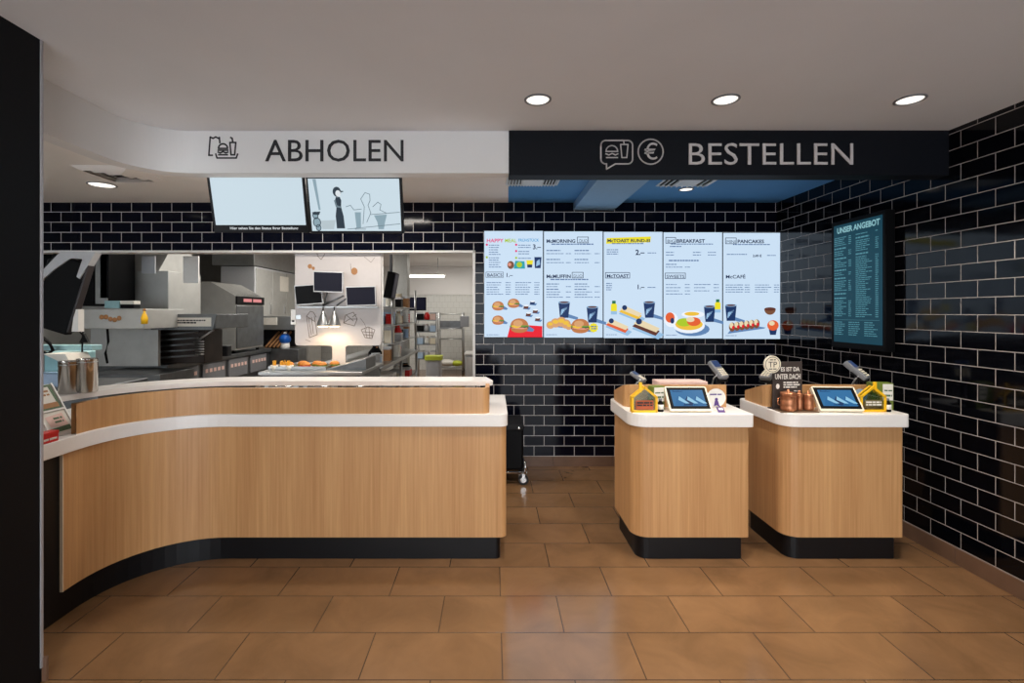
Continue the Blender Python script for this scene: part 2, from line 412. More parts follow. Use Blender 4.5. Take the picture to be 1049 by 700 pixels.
stroke(b, [(x0+.09, z0)] + q[:-1] + [q[-1], (x0+.035, z0), (x0+.035, z0-.032), (x0+.09, z0)], .0085, YL-.0005)
k = .1; ox, oz = x0+.03, z0+.035
S = lambda pts, c=False: stroke(b, [(ox+a*k, oz+e*k) for a, e in pts], .0075, YL-.0005, c)
S(ell(.38, .42, .36, .36, 12, 0, PI), True); S([(0, .28), (.2, .2), (.4, .3), (.6, .2), (.76, .28)]); S([(.04, .04), (.74, .04)], False)
S([(.92, .85), (1.38, .85), (1.3, .04), (1.0, .04)], True); S([(1.15, .85), (1.1, 1.1), (1.0, 1.12)])
stroke(b, ell(sx(666.5, YL), szz(155.5, YL), .077, .077, 32), .0085, YL-.0005, True)
text(b, '€', .098, XZ(sx(667, YL), YL-.003, szz(163.5, YL)), align='CENTER', depth=.002, bold=.0)
obj('icon', b, M['letter'], hb)

# ------------------------------------------------------------------ pickup counter
def cp(d, xe=None, rc=.05, ye=3.7, close=True):
    """full counter outline edge: L front, rounded right end, to depth ye"""
    p = lpath(d)
    xe = .082+d*.6 if xe is None else xe
    y = 3.0-d
    p += [(xe-rc+rc*math.sin(t), y+rc-rc*math.cos(t)) for t in [k*PI/2/6 for k in range(7)]]
    if close: p.append((xe, ye))
    return p
ct = thing('pickup_counter', 'long L-shaped pickup counter with oak front and white worktop', 'counter', (-1.0, 3.3, 0))
def cobj(name, b, m): return obj(name, b, m, ct, W=True)
def backline(off, ye): return [(-2.13-off, ye), (-2.13-off, 1.55)]
b = nb(); prism(b, cp(.015) + backline(.62, 3.7), .828, .905); tb = cobj('worktop', b, M['top'])
md = tb.modifiers.new('bevel', 'BEVEL'); md.width = .004; md.segments = 2; md.limit_method = 'ANGLE'
fp = cp(0, rc=.04, ye=3.62); fp2 = cp(-.02, rc=.03, ye=3.62, xe=.062)
i0 = 0
fa = [(-2.13, 2.42)] + fp[1:]; fb_ = [(-2.15, 2.42)] + fp2[1:]
b = nb(); strip(b, fa, fb_, .145, .828); cobj('front_panel', b, WOOD)
b = nb(); prism(b, cp(-.03, rc=.03, ye=3.6, xe=.045) + backline(.55, 3.6), 0.0, .15); cobj('plinth', b, M['kick'])
b = nb(); box(b, -2.19, -2.142, 1.56, 2.42, .1, .828); cobj('side_panel', b, M['kick'])
b = nb(); box(b, -2.142, -2.128, 2.412, 2.4195, .145, .828); cobj('panel_edge', b, mat('pale_edge', (214, 196, 170), .5))
ua = [p for p in cp(-.004, xe=-.022, rc=.05, ye=3.2)]; ub = [p for p in cp(-.03, xe=-.047, rc=.03, ye=3.2)]
ua[0] = (ua[0][0], 2.575); ub[0] = (ub[0][0], 2.575)
b = nb(); strip(b, ua, ub, .905, 1.062); cobj('upstand', b, WOOD)
la = cp(-.2, xe=0.0, rc=.03, ye=3.42)[:-1] ; lb = cp(-.42, xe=-.05, rc=.02, ye=3.42)[:-1]
lb = lb[:-7] + [(x, 3.42) for x, y in lb[-7:]]
b = nb(); strip(b, la, lb, 1.048, 1.078); cobj('serving_ledge', b, M['top'])
b = nb()
for px in (-1.6, -1.1, -.55, -.1): cyl(b, (px, 3.32, .905), (px, 3.32, 1.048), .014)
for py in (1.9, 2.35): cyl(b, (-2.44, py, .905), (-2.44, py, 1.048), .014)
cobj('ledge_post', b, M['steel'])

# ------------------------------------------------------------------ order kiosks
def kiosk(name, label, X0, X1, Yf=3.0):
    t = thing(name, label, 'kiosk', (X0, Yf, 0), group='order kiosks')
    w = X1-X0
    def plan(o, rf, rr, rb, dep):
        p = [(w+o-rr+rr*math.sin(a), -o+rr-rr*math.cos(a)) for a in [k*PI/2/4 for k in range(5)]]
        p += [(w+o, dep)]
        p += [(-o+rb-rb*math.sin(a), dep-rb+rb*math.cos(a)) for a in [k*PI/2/6 for k in range(7)]]
        p += [(-o+rf-rf*math.cos(a), -o+rf-rf*math.sin(a)) for a in [k*PI/2/8 for k in range(9)]]
        return p
    b = nb(); prism(b, plan(-.03, .07, .012, .05, .50), 0, .15); obj('plinth', b, M['kick'], t)
    b = nb(); prism(b, plan(0, .1, .015, .07, .53), .145, .826); o = obj('body', b, WOOD, t)
    b = nb(); prism(b, plan(.022, .11, .02, .06, .55), .826, .907); o = obj('worktop', b, M['top'], t)
    md = o.modifiers.new('bevel', 'BEVEL'); md.width = .004; md.segments = 2; md.limit_method = 'ANGLE'
    # upstand: back panel plus a side wing sloping down towards the staff
    A = [(-.004, .47), (-.002, .25), (.006, .222), (.028, .202), (w-.045, .2)]; B = [(.018, .47), (.02, .255), (.026, .236), (.038, .224), (w-.045, .222)]
    b = nb(); strip(b, A, B, .907, 1.053, zf1=lambda i: (.975, 1.043, 1.05, 1.053, 1.053)[i])
    obj('upstand', b, WOOD, t)
    return t
k1 = kiosk('order_kiosk', 'oak order kiosk with white top, nearer the long counter', .865, 1.575)
k2 = kiosk('order_kiosk', 'oak order kiosk with white top, next to the black tiled side wall', 1.795, 2.525)

# ------------------------------------------------------------------ menu screens
def E(col, s=1.0): return emit('px_%02x%02x%02x' % col, col, s)
def lines(bm, x0, x1, z, h, y, gap=.006, mi=0, fill=1.0):
    x = x0; end = x0+(x1-x0)*fill
    while x < end-.004:
        w = min(random.uniform(.012, .045), end-x)
        flat(bm, [(x, z), (x+w, z), (x+w, z+h), (x, z+h)], y, mi); x += w+gap*.8
BUN, BUN2, MEAT, SAL, CHE = E((190, 120, 70)), E((214, 160, 110)), E((96, 52, 40)), E((110, 150, 60)), E((236, 190, 60))
NAVY, NAVY2, SHAD, WHITE_, RED, YEL = E((26, 52, 98)), E((150, 190, 225)), E((96, 132, 178)), E((235, 242, 250)), E((232, 20, 40)), E((236, 222, 40))
INK = E((24, 42, 78)); GREEN_ = E((20, 110, 70)); ORANGE = E((226, 96, 50)); CREAM = E((232, 214, 176)); LBL = E((70, 160, 214)); MAG = E((226, 60, 120)); LIM = E((170, 200, 40)); TEAL_ = E((40, 160, 170)); BROWN = E((122, 80, 56)); SOFT = E((88, 116, 160)); PINKY = E((226, 150, 130)); DGRN = E((70, 104, 50))
ART = [INK, BUN, BUN2, MEAT, SAL, CHE, NAVY, NAVY2, SHAD, WHITE_, RED, YEL, GREEN_, ORANGE, CREAM, LBL, MAG, LIM, TEAL_, BROWN, SOFT, PINKY, DGRN]
IX = {m.name: i for i, m in enumerate(ART)}
def ix(m): return IX[m.name]
class Page:
    """one portrait display; u,v in 0..1 of its face, facing local -Y"""
    def __init__(s, root, w, h): s.r, s.w, s.h, s.y = root, w, h, -.0015
    def U(s, u, v): return (s.w*(u-.5), s.h*v)
    def part(s, name, fn):
        b = nb(); fn(b); s.y -= .0006
        return obj(name, b, ART, s.r)
    def poly(s, b, uv, m, dy=0): flat(b, [s.U(*p) for p in uv], s.y-dy, ix(m))
    def el(s, b, u, v, ru, rv, m, dy=0, a0=0, a1=2*PI): 
        c = s.U(u, v); flat(b, ell(c[0], c[1], ru*s.w, rv*s.w, 18, a0, a1), s.y-dy, ix(m))
    def txt(s, b, t, u, v, size, m=None, bold=.02, width=None, align='LEFT'):
        c = s.U(u, v-.004); size = size*1.18; bold = bold*.8; text(b, t, size*s.w, XZ(c[0], s.y, c[1]), align=align, bold=bold, depth=0, mi=ix(m or INK), width=None if width is None else width*s.w)
    def box_outline(s, b, u0, u1, v0, v1, w=.008):
        stroke(b, [s.U(u0, v0), s.U(u1, v0), s.U(u1, v1), s.U(u0, v1)], w*s.w, s.y, True, ix(INK), t=.0002)
    def ln(s, b, u0, u1, v, h=.012, fill=1.0):
        a = s.U(u0, v); lines(b, a[0], s.U(u1, v)[0], a[1], h*s.w, s.y, fill=fill, mi=ix(SOFT))
    def table(s, b, u0, u1, v0, n, dv, prices=True):
        for k in range(n):
            s.ln(b, u0, u0+(u1-u0)*random.uniform(.45, .72), v0-k*dv)
            if prices: s.ln(b, u1-.09, u1, v0-k*dv)
    def burger(s, b, u, v, r):
        s.poly(b, [(u, v-.6*r*s.w/s.h), (u+1.5*r, v-.75*r*s.w/s.h), (u+1.7*r, v-.5*r*s.w/s.h), (u+.9*r, v)], SHAD)
        k = s.w/s.h
        s.el(b, u, v-.45*r*k, r*.95, r*.42, BUN, .0003)
        s.poly(b, [(u-r*1.02, v-.42*r*k), (u+r*1.02, v-.42*r*k), (u+r*1.02, v-.1*r*k), (u-r*1.02, v-.1*r*k)], MEAT, .0004)
        s.poly(b, [(u-r*1.1, v-.18*r*k), (u-.5*r, v-.28*r*k), (u, v-.16*r*k), (u+.55*r, v-.3*r*k), (u+r*1.1, v-.16*r*k), (u+r, v+.02*r*k), (u-r, v+.02*r*k)], SAL, .0005)
        s.poly(b, [(u-r*.9, v-.2*r*k), (u-.3*r, v-.36*r*k), (u+.2*r, v-.2*r*k), (u+.1*r, v), (u-r*.8, v)], CHE, .0006)
        s.poly(b, [(u-r*.95, v-.36*r*k), (u+r*.3, v-.46*r*k), (u+r*.95, v-.36*r*k), (u+r*.9, v-.28*r*k), (u-r*.9, v-.28*r*k)], PINKY, .00045)
        s.poly(b, [(u+.2*r, v-.2*r*k), (u+.6*r, v-.34*r*k), (u+r, v-.2*r*k), (u+.9*r, v-.12*r*k)], DGRN, .00065)
        s.el(b, u, v-.02*r*k, r, r*.78, BUN, .0007, 0, PI); s.el(b, u-.15*r, v+.2*r*k, r*.55, r*.36, BUN2, .0008)
    def cup(s, b, u, v, r):
        k = s.w/s.h
        s.poly(b, [(u+.4*r, v-1.4*r*k), (u+2.4*r, v-1.9*r*k), (u+2.4*r, v-1.4*r*k), (u+.6*r, v-.8*r*k)], SHAD)
        s.poly(b, [(u-.72*r, v-1.5*r*k), (u+.72*r, v-1.5*r*k), (u+r, v+1.2*r*k), (u-r, v+1.2*r*k)], NAVY, .0003)
        for q in range(5): s.poly(b, [(u-.6*r+.25*q*r, v-(1-.3*q)*r*k), (u-.35*r+.2*q*r, v-(.9-.25*q)*r*k), (u-.3*r+.2*q*r, v+(.1+.1*q)*r*k), (u-.5*r+.2*q*r, v-.1*r*k)], NAVY2, .0004)
        s.el(b, u, v+1.2*r*k, r*1.05, r*.24, NAVY2, .0005); s.el(b, u, v+1.2*r*k, r*.85, r*.15, MEAT, .0006)
    def bottle(s, b, u, v, r):
        k = s.w/s.h
        s.poly(b, [(u-r, v-1.9*r*k), (u+r, v-1.9*r*k), (u+r, v+.9*r*k), (u+.5*r, v+1.5*r*k), (u-.5*r, v+1.5*r*k), (u-r, v+.9*r*k)], YEL, .0003)
        s.poly(b, [(u-r, v-2.3*r*k), (u+r, v-2.3*r*k), (u+r, v-1.2*r*k), (u-r, v-1.2*r*k)], NAVY2, .0004)
        s.poly(b, [(u-.6*r, v+1.3*r*k), (u+.6*r, v+1.3*r*k), (u+.6*r, v+2.3*r*k), (u-.6*r, v+2.3*r*k)], GREEN_, .0005)
    def toast(s, b, u, v, r, m=ORANGE):
        k = s.w/s.h
        s.poly(b, [(u-r, v-.1*r*k), (u+r*.9, v-.85*r*k), (u+1.3*r, v-.5*r*k), (u-.6*r, v+.5*r*k)], NAVY2)
        s.poly(b, [(u-r*1.0, v+.1*r*k), (u+r*.7, v-.6*r*k), (u+r*1.0, v-.25*r*k), (u-r*.55, v+.45*r*k)], m, .0003)
        s.poly(b, [(u-r*.9, v+.3*r*k), (u+r*.75, v-.35*r*k), (u+r*1.0, v-.05*r*k), (u-r*.45, v+.6*r*k)], CREAM, .0004)
        s.el(b, u-.5*r, v+.45*r*k, .22*r, .22*r, NAVY, .0005)
    def plate(s, b, u, v, r):
        k = s.w/s.h
        s.el(b, u+.25*r, v-.35*r*k, r*1.25, r*.5, SHAD); s.el(b, u, v-.1*r*k, r*1.15, r*.55, WHITE_, .0003); s.el(b, u, v, r, r*.42, CHE, .0004)
        s.el(b, u-.35*r, v+.15*r*k, r*.55, r*.3, LIM, .0005); s.el(b, u+.35*r, v+.2*r*k, r*.5, r*.32, ORANGE, .0006); s.el(b, u+.1*r, v+.35*r*k, r*.3, r*.18, CREAM, .0007)

MW, MH = .5845, 1.045
mz0, tilt = szz(346, YB), math.radians(.45)
def menu(idx, label):
    x = sx(495, YB)+.006+ (idx+.5)*.5868
    t = thing('menu_screen', label, 'screen', (x, YB, mz0-.0026*2-idx*.0046+.012), group='menu screens on the tiled wall')
    b = nb(); box(b, -MW/2, MW/2, -.055, 0, -.004, MH+.004, bev=.003); obj('housing', b, M['black'], t)
    b = nb(); box(b, -MW/2+.004, MW/2-.004, -.0562, -.0548, .001, MH-.001); obj('display', b, M['scr'], t)
    t2 = t
    pg = Page(t, MW-.02, MH-.01); pg.y = -.0575
    return pg
p = menu(0, 'wall menu screen with a pink and green heading and a red corner')
def f(b):
    p.txt(b, 'HAPPY', .03, .905, .052, MAG, .04, .29); p.txt(b, 'MEAL', .345, .905, .052, LIM, .04, .2); p.txt(b, 'FRÜHSTÜCK', .58, .912, .042, LBL, .03, .36)
p.part('heading_text', f)
def f(b):
    p.txt(b, '3.–', .83, .84, .07, None, .04)
    for u, v, n in ((.07, .87, 5), (.07, .75, 5), (.58, .87, 2), (.58, .81, 2), (.58, .745, 1)):
        p.el(b, u-.035, v+.008, .02, .02, MAG if v > .8 else LIM)
        for q in range(n): p.ln(b, u, u+random.uniform(.15, .24), v-q*.022, .013)
    for u0, u1 in ((.03, .45), (.53, .95)): p.table(b, u0, u1, .515, 6, .022)
    p.ln(b, .03, .25, .02, .01)
p.part('price_text', f)
def f(b):
    p.box_outline(b, .02, .32, .568, .618); p.txt(b, 'BASICS', .04, .58, .045, None, .03, .26); p.txt(b, '1.–', .36, .575, .06, None, .03)
p.part('heading_text', f)
def f(b):
    p.poly(b, [(.39, .0), (1.0, .0), (1.0, .105), (.45, .125)], RED); p.y -= .0008
    p.burger(b, .23, .3, .1); p.burger(b, .5, .325, .1); p.burger(b, .23, .165, .1)
p.part('burger_picture', f)
p.part('burger_picture', lambda b: p.burger(b, .6, .115, .155))
p.part('toy_picture', lambda b: (p.el(b, .45, .685, .06, .07, BROWN), p.el(b, .43, .69, .03, .03, PINKY, .0003)))
p.part('toy_picture', lambda b: (p.poly(b, [(.5, .65), (.7, .65), (.69, .72), (.53, .725)], TEAL_), p.el(b, .6, .688, .05, .05, LIM, .0003)))
p.part('cup_picture', lambda b: (p.poly(b, [(.74, .66), (.82, .66), (.84, .73), (.72, .73)], YEL), p.poly(b, [(.74, .66), (.82, .66), (.825, .69), (.735, .69)], NAVY, .0003)))
p.part('cup_picture', lambda b: (p.poly(b, [(.87, .655), (.97, .655), (.985, .76), (.86, .76)], NAVY), p.poly(b, [(.89, .67), (.96, .69), (.95, .74), (.9, .72)], NAVY2, .0003)))
for u, v in ((.72, .28), (.83, .32), (.88, .24), (.76, .21), (.92, .165)):
    def f(b): p.poly(b, [(u-.06, v-.012), (u+.05, v-.02), (u+.08, v), (u-.03, v+.006)], SHAD); p.poly(b, [(u-.05, v-.01), (u+.03, v-.01), (u+.045, v+.02), (u-.04, v+.02)], MEAT if v != .32 else NAVY, .0003); p.el(b, u, v+.02, .045, .014, WHITE_, .0004)
    p.part('dip_picture', f)
p = menu(1, 'wall menu screen showing a croissant, a burger and two dark cups')
def f(b):
    p.txt(b, 'McMORNING', .03, .905, .05, None, .05, .5); p.box_outline(b, .57, .76, .9, .955, .01); p.txt(b, 'DUO', .6, .91, .045, None, 0, .14)
    p.ln(b, .12, .85, .882, .02)
p.part('heading_text', f)
def f(b):
    p.txt(b, 'McMUFFIN', .03, .57, .05, None, .05, .42); p.box_outline(b, .48, .67, .567, .62, .01); p.txt(b, 'DUO', .5, .577, .042, None, 0, .15)
    p.ln(b, .1, .76, .547, .02)
p.part('heading_text', f)
def f(b):
    for v in (.8, .715): 
        for u0, u1 in ((.03, .46), (.52, .96)): p.ln(b, u0, u0+.25, v+.022, .018); p.table(b, u0, u1, v-.006, 1, .03)
    for v in (.505, .455, .405):
        for u0, u1 in ((.03, .46), (.52, .96)): p.ln(b, u0, u0+.22, v, .016); p.table(b, u0, u1, v-.024, 1, .03)
    p.ln(b, .03, .22, .025, .01)
p.part('price_text', f)
p.part('cup_picture', lambda b: p.cup(b, .34, .27, .1)); p.part('cup_picture', lambda b: p.cup(b, .83, .225, .1))
def f(b):
    p.poly(b, [(.2, .1), (.55, .08), (.58, .11), (.3, .16)], SHAD)
    for u, v, r in ((.1, .12, .07), (.19, .14, .085), (.29, .15, .09), (.37, .13, .085), (.42, .105, .06)): p.el(b, u, v, r, r*.95, BUN2, .0003+.0001*u); p.el(b, u, v+.01, r*.6, r*.4, CHE, .0005+.0001*u)
p.part('croissant_picture', f)
p.part('burger_picture', lambda b: p.burger(b, .62, .115, .155))
def f(b):
    pts = [(.85+(.085 if k % 2 else .07)*math.cos(k*PI/10), .095+(.085 if k % 2 else .07)*.56*math.sin(k*PI/10)) for k in range(20)]
    p.poly(b, pts, YEL); p.y -= .0004; p.ln(b, .8, .9, .1, .02); p.ln(b, .81, .9, .08, .02)
p.part('price_burst', f)
p = menu(2, 'wall menu screen with a yellow marked heading and three toast rolls')
def f(b):
    p.poly(b, [(.03, .895), (.8, .91), (.81, .965), (.04, .95)], YEL); p.y -= .0004; p.txt(b, 'McTOAST RUND-EI', .05, .915, .046, None, .05, .74); p.ln(b, .13, .68, .893, .016)
p.part('heading_text', f)
def f(b):
    p.box_outline(b, .02, .44, .57, .622, .01); p.txt(b, 'McTOAST', .04, .58, .045, None, .05, .38)
p.part('heading_text', f)
def f(b):
    p.txt(b, '2.–', .54, .795, .075, None, .05); p.ln(b, .75, .9, .805, .013); p.txt(b, '1.–', .56, .47, .065, None, .05); p.ln(b, .75, .9, .478, .013)
    for v in (.835, .815, .795): p.ln(b, .04, .24, v, .014)
    for v in (.515, .495, .475, .455): p.ln(b, .03, .13, v, .014)
    p.ln(b, .03, .22, .03, .01)
p.part('price_text', f)
p.part('bottle_picture', lambda b: p.bottle(b, .165, .29, .052)); p.part('cup_picture', lambda b: p.cup(b, .78, .275, .1))
p.part('toast_picture', lambda b: p.toast(b, .45, .24, .2, CHE)); p.part('toast_picture', lambda b: p.toast(b, .22, .115, .2)); p.part('toast_picture', lambda b: p.toast(b, .72, .1, .24, MEAT))
p = menu(3, 'wall menu screen showing a large round plate of breakfast food')
def f(b):
    p.box_outline(b, .03, .2, .905, .96, .01); p.txt(b, 'BIG', .05, .915, .045, None, 0, .13); p.txt(b, 'BREAKFAST', .215, .915, .05, None, .05, .49); p.ln(b, .12, .85, .893, .016); p.ln(b, .1, .3, .87, .016)
p.part('heading_text', f)
def f(b): p.box_outline(b, .02, .37, .57, .622, .01); p.txt(b, 'SWEETS', .04, .58, .045, None, .02, .31)
p.part('heading_text', f)
def f(b):
    for u in (.03, .5, .76): p.ln(b, u, u+.14, .815, .013); p.ln(b, u, u+.14, .79, .013)
    p.ln(b, .08, .6, .735, .022); p.ln(b, .03, .22, .7, .016); p.table(b, .03, .45, .675, 1, .03)
    p.table(b, .03, .45, .51, 4, .03); p.table(b, .52, .95, .51, 3, .03); p.ln(b, .03, .22, .03, .01)
p.part('price_text', f)
p.part('cup_picture', lambda b: p.cup(b, .79, .24, .1)); p.part('bottle_picture', lambda b: p.bottle(b, .93, .31, .05))
def f(b):
    p.el(b, .12, .18, .12, .13, WHITE_); p.el(b, .1, .2, .08, .09, ORANGE, .0003); p.el(b, .14, .17, .035, .05, NAVY, .0004)
    p.el(b, .5, .23, .2, .06, WHITE_); p.el(b, .48, .235, .13, .035, CHE, .0004)
p.part('food_picture', f)
p.part('plate_picture', lambda b: p.plate(b, .43, .135, .24))
p = menu(4, 'wall menu screen showing a row of small pancakes on a tray')
def f(b):
    p.box_outline(b, .03, .215, .905, .96, .01); p.txt(b, 'MINI', .045, .915, .045, None, 0, .15); p.txt(b, 'PANCAKES', .235, .915, .05, None, .05, .46); p.ln(b, .16, .8, .893, .016)
p.part('heading_text', f)
def f(b): p.txt(b, 'McCAFÉ', .03, .58, .05, None, .03, .34)
p.part('heading_text', f)
def f(b):
    p.ln(b, .05, .4, .8, .014); p.txt(b, '3,49 €', .5, .783, .035, None, .05); p.ln(b, .75, .9, .79, .014)
    p.table(b, .03, .45, .51, 4, .022); p.table(b, .54, .96, .51, 4, .022); p.ln(b, .24, .34, .51, .014); p.ln(b, .24, .34, .466, .014); p.ln(b, .03, .22, .03, .01)
p.part('price_text', f)
p.part('cup_picture', lambda b: p.cup(b, .12, .255, .1))
def f(b): p.el(b, .8, .285, .1, .1, BROWN, 0, PI, 2*PI); p.el(b, .8, .285, .1, .03, MEAT, .0003)
p.part('bowl_picture', f)
def f(b):
    p.poly(b, [(.06, .05), (.7, .1), (.72, .11), (.2, .15)], SHAD)
    for q in range(6):
        u = .14+.085*q; p.el(b, u, .115+.006*q, .055, .08, BROWN, .0003); p.el(b, u-.01, .13+.006*q, .035, .05, CREAM, .0004); p.el(b, u+.02, .11+.006*q, .02, .03, RED, .0005)
p.part('pancake_picture', f)
def f(b): p.poly(b, [(.8, .04), (.9, .04), (.93, .12), (.77, .12)], NAVY); p.el(b, .85, .13, .1, .09, ORANGE, .0003); p.el(b, .83, .15, .05, .04, CREAM, .0004)
p.part('berry_cup_picture', f)

# portrait price display on the side wall
sw, sh = .545, .955
t = thing('price_display', 'tall dark teal price list display on the black tiled side wall', 'screen', (XR-.002, 3.69, 1.285), -PI/2)
b = nb(); box(b, -sw/2, sw/2, -.07, 0, -.035, sh+.012, bev=.004); obj('housing', b, M['black'], t)
b = nb(); box(b, -sw/2+.03, sw/2-.025, -.0712, -.069, .01, sh-.02); obj('display', b, M['scr_teal'], t)
DT = E((150, 205, 214), .75)
def dtxt():
    b = nb(); text(b, 'UNSER ANGEBOT', .042, XZ(-.205, -.0722, sh-.085), bold=.05, depth=0, width=.43); obj('heading_text', b, DT, t)
    b = nb(); D2 = E((96, 160, 176), .7)
    for c0, c1 in ((-.235, -.04), (-.005, .225)):
        z = sh-.125
        while z > .2:
            if random.random() < .12: z -= .015; lines(b, c0, c0+.13, z, .011, -.0722); z -= .02; continue
            lines(b, c0, c0+(c1-c0)*random.uniform(.4, .7), z, .006, -.0722); lines(b, c1-.04, c1-.012, z, .006, -.0722); z -= .0145
    flat(b, [(-.235, .185), (.225, .185), (.225, .187), (-.235, .187)], -.0722)
    for k in range(7):
        for c0 in (-.235, -.08, .08): lines(b, c0, c0+.13, .165-k*.016, .006, -.0722, fill=random.uniform(.6, 1))
    obj('price_text', b, D2, t)
dtxt()

# ------------------------------------------------------------------ hanging status screens
def hang(label, X0, X1, ztop, draw):
    w = X1-X0; h = .375
    t = thing('status_monitor', label, 'screen', ((X0+X1)/2, 3.16, ztop), group='status monitors above the pickup counter')
    tl = Matrix.Rotation(math.radians(14), 4, 'X')
    def put(name, b, m, par=t):
        bmesh.ops.transform(b, matrix=tl, verts=b.verts); return obj(name, b, m, par)
    b = nb(); box(b, -w/2+.002, w/2-.002, -.012, .035, -h, 0, bev=.004); put('housing', b, M['black_m'])
    b = nb(); cyl(b, (0, .03, -.12), (0, .07, -.12), .05); box(b, -.03, .03, .05, .09, -.2, -.02, bev=.004); put('bracket', b, M['black_m'])
    b = nb(); cyl(b, (0, .1, -.1), (0, .1, CB-ztop), .018); obj('mounting_pole', b, M['black_m'], t)
    draw(w, h, put)
    return t
def d1(w, h, put):
    b = nb(); box(b, -w/2+.022, w/2-.02, -.0135, -.0115, -h+.05, -.02); put('display', b, M['scr2'])
    b = nb(); text(b, 'Hier sehen Sie den Status Ihrer Bestellung', .016, XZ(0, -.0136, -h+.022), align='CENTER', bold=.03, depth=0, width=.45)
    bx = [v.co.x for v in b.verts]; sh_ = (min(bx)+max(bx))/2
    for v in b.verts: v.co.x -= sh_-.02
    put('caption_text', b, emit('caption_glow', (226, 232, 236), .9))
def d2(w, h, put):
    b = nb(); box(b, -w/2+.015, w/2-.015, -.0135, -.0115, -h+.018, -.022); put('display', b, M['scr2'])
    cols = [E((58, 72, 84), .7), E((150, 176, 188), .85), E((120, 140, 150), .8), E((190, 205, 212), .9), E((226, 232, 236), .95)]
    y = -.0142
    b = nb()
    # standing waitress figure
    flat(b, ell(-.113, -.105, .027, .032), y, 0); flat(b, ell(-.106, -.115, .017, .02), y-.0002, 4); flat(b, [(-.085, -.098), (-.07, -.1), (-.072, -.106), (-.09, -.108)], y, 0)
    flat(b, [(-.122, -.138), (-.096, -.138), (-.088, -.16), (-.092, -.2), (-.08, -.26), (-.076, -.34), (-.13, -.34), (-.132, -.26), (-.122, -.2), (-.132, -.165)], y, 0)
    flat(b, [(-.136, -.16), (-.126, -.155), (-.118, -.19), (-.09, -.2), (-.092, -.208), (-.126, -.203)], y-.0002, 2)
    put('waitress_drawing', b, cols)
    b = nb()
    flat(b, [(-.265, -.025), (-.243, -.025), (-.228, -.22), (-.24, -.22)], y, 1)
    flat(b, [(-.24, -.29), (-.135, -.285), (-.15, -.345), (-.225, -.345)], y, 3)
    flat(b, [(-.005, -.235), (.035, -.235), (.03, -.335), (.015, -.34), (.0, -.335)], y, 1); flat(b, [(.12, -.255), (.205, -.25), (.19, -.3), (.18, -.345), (.145, -.345), (.14, -.3)], y, 1)
    for pts in ([(.045, -.31), (.06, -.2), (.04, -.15), (.07, -.11), (.1, -.12), (.1, -.16), (.085, -.19), (.1, -.24), (.07, -.3)], [(.115, -.2), (.15, -.17), (.17, -.185), (.16, -.22), (.2, -.24)], [(-.06, -.2), (-.03, -.19), (-.01, -.22), (.04, -.215)], [(.1, -.25), (.29, -.235)], [(.29, -.31), (-.06, -.345)], [(.0, -.335), (-.01, -.345), (.06, -.345)]):
        stroke(b, pts, .004, y, mi=2, t=.0002)
    for u, v, r in ((-.265, -.255, .022), (-.258, -.3, .03), (-.25, -.335, .02)): flat(b, ell(u, v, r*.8, r), y, 1); stroke(b, ell(u, v, r*.8, r, 10), .005, y-.0003, True, 0, t=.0002)
    flat(b, [(-.285, -.235), (-.23, -.23), (-.24, -.252), (-.28, -.25)], y-.0004, 0)
    put('cafe_drawing', b, cols)
hang('hanging monitor with an empty pale screen and white caption', -1.853, -1.216, 2.425, d1)
hang('hanging monitor showing a drawing of a waitress in a cafe', -1.212, -.592, 2.418, d2)

# ------------------------------------------------------------------ ceiling fittings
def downlight(x, y, z, label, r=.06, power=18, spot=False):
    t = thing('recessed_downlight', label, 'lamp', (x, y, z), group='recessed ceiling downlights')
    b = nb(); lathe(b, [(r+.012, 0), (r+.012, -.004), (r+.002, -.007), (r, -.003), (r, 0)], n=28); obj('trim_ring', b, M['grey'], t)
    b = nb(); lathe(b, [(r-.001, -.0005), (r-.004, -.003), (.0, -.004)], n=28); obj('diffuser', b, M['down'], t)
    l = bpy.data.lights.new('downlight', 'AREA'); l.shape = 'DISK'; l.size = r*2; l.energy = power; l.color = (1, .90, .78); l.spread = math.radians(95)
    o = bpy.data.objects.new('downlight_beam', l); C.objects.link(o); o.parent = t; o.location = (0, 0, -.02)
    return t
downlight(.237, 2.58, CZ, 'round ceiling downlight in front of the speech bubble icon sign', power=7)
downlight(1.23, 2.58, CZ, 'round ceiling downlight in front of the BESTELLEN lettering', power=7)
downlight(2.205, 2.58, CZ, 'round ceiling downlight closest to the black tiled side wall', power=7)
downlight(-3.34, 4.17, CB, 'round downlight in the lower white ceiling beside the square vent', r=.095, power=7)
downlight(1.71, 4.32, CB, 'small round downlight in the slate ceiling behind the sign', r=.055, power=3)
def vent(name, label, x, y, z, w, d, m, slats):
    t = thing(name, label, 'vent', (x, y, z), group='ceiling air vents')
    b = nb(); o = .018
    box(b, -w/2, w/2, -d/2, -d/2+o, -.008, 0, bev=.002); box(b, -w/2, w/2, d/2-o, d/2, -.008, 0, bev=.002); box(b, -w/2, -w/2+o, -d/2+o, d/2-o, -.008, 0, bev=.002); box(b, w/2-o, w/2, -d/2+o, d/2-o, -.008, 0, bev=.002)
    obj('frame', b, m, t)
    b = nb(); box(b, -w/2+o, w/2-o, -d/2+o, d/2-o, -.0015, -.0005); obj('backing', b, M['black'], t)
    b = nb()
    n = slats
    for k in range(n):
        xx = -w/2+o+(w-2*o)*(k+.5)/n
        vs = box(b, -.0035, .0035, -d/2+o, d/2-o, -.011, .011)
        xf(b, vs, Matrix.Translation((xx, 0, -.011)) @ Matrix.Rotation(.6, 4, 'Y'))
    obj('louvre', b, m, t)
    b = nb(); box(b, -.085, .085, -d/3, d/3, -.024, -.004, bev=.003); obj('centre_plate', b, m, t)
    return t
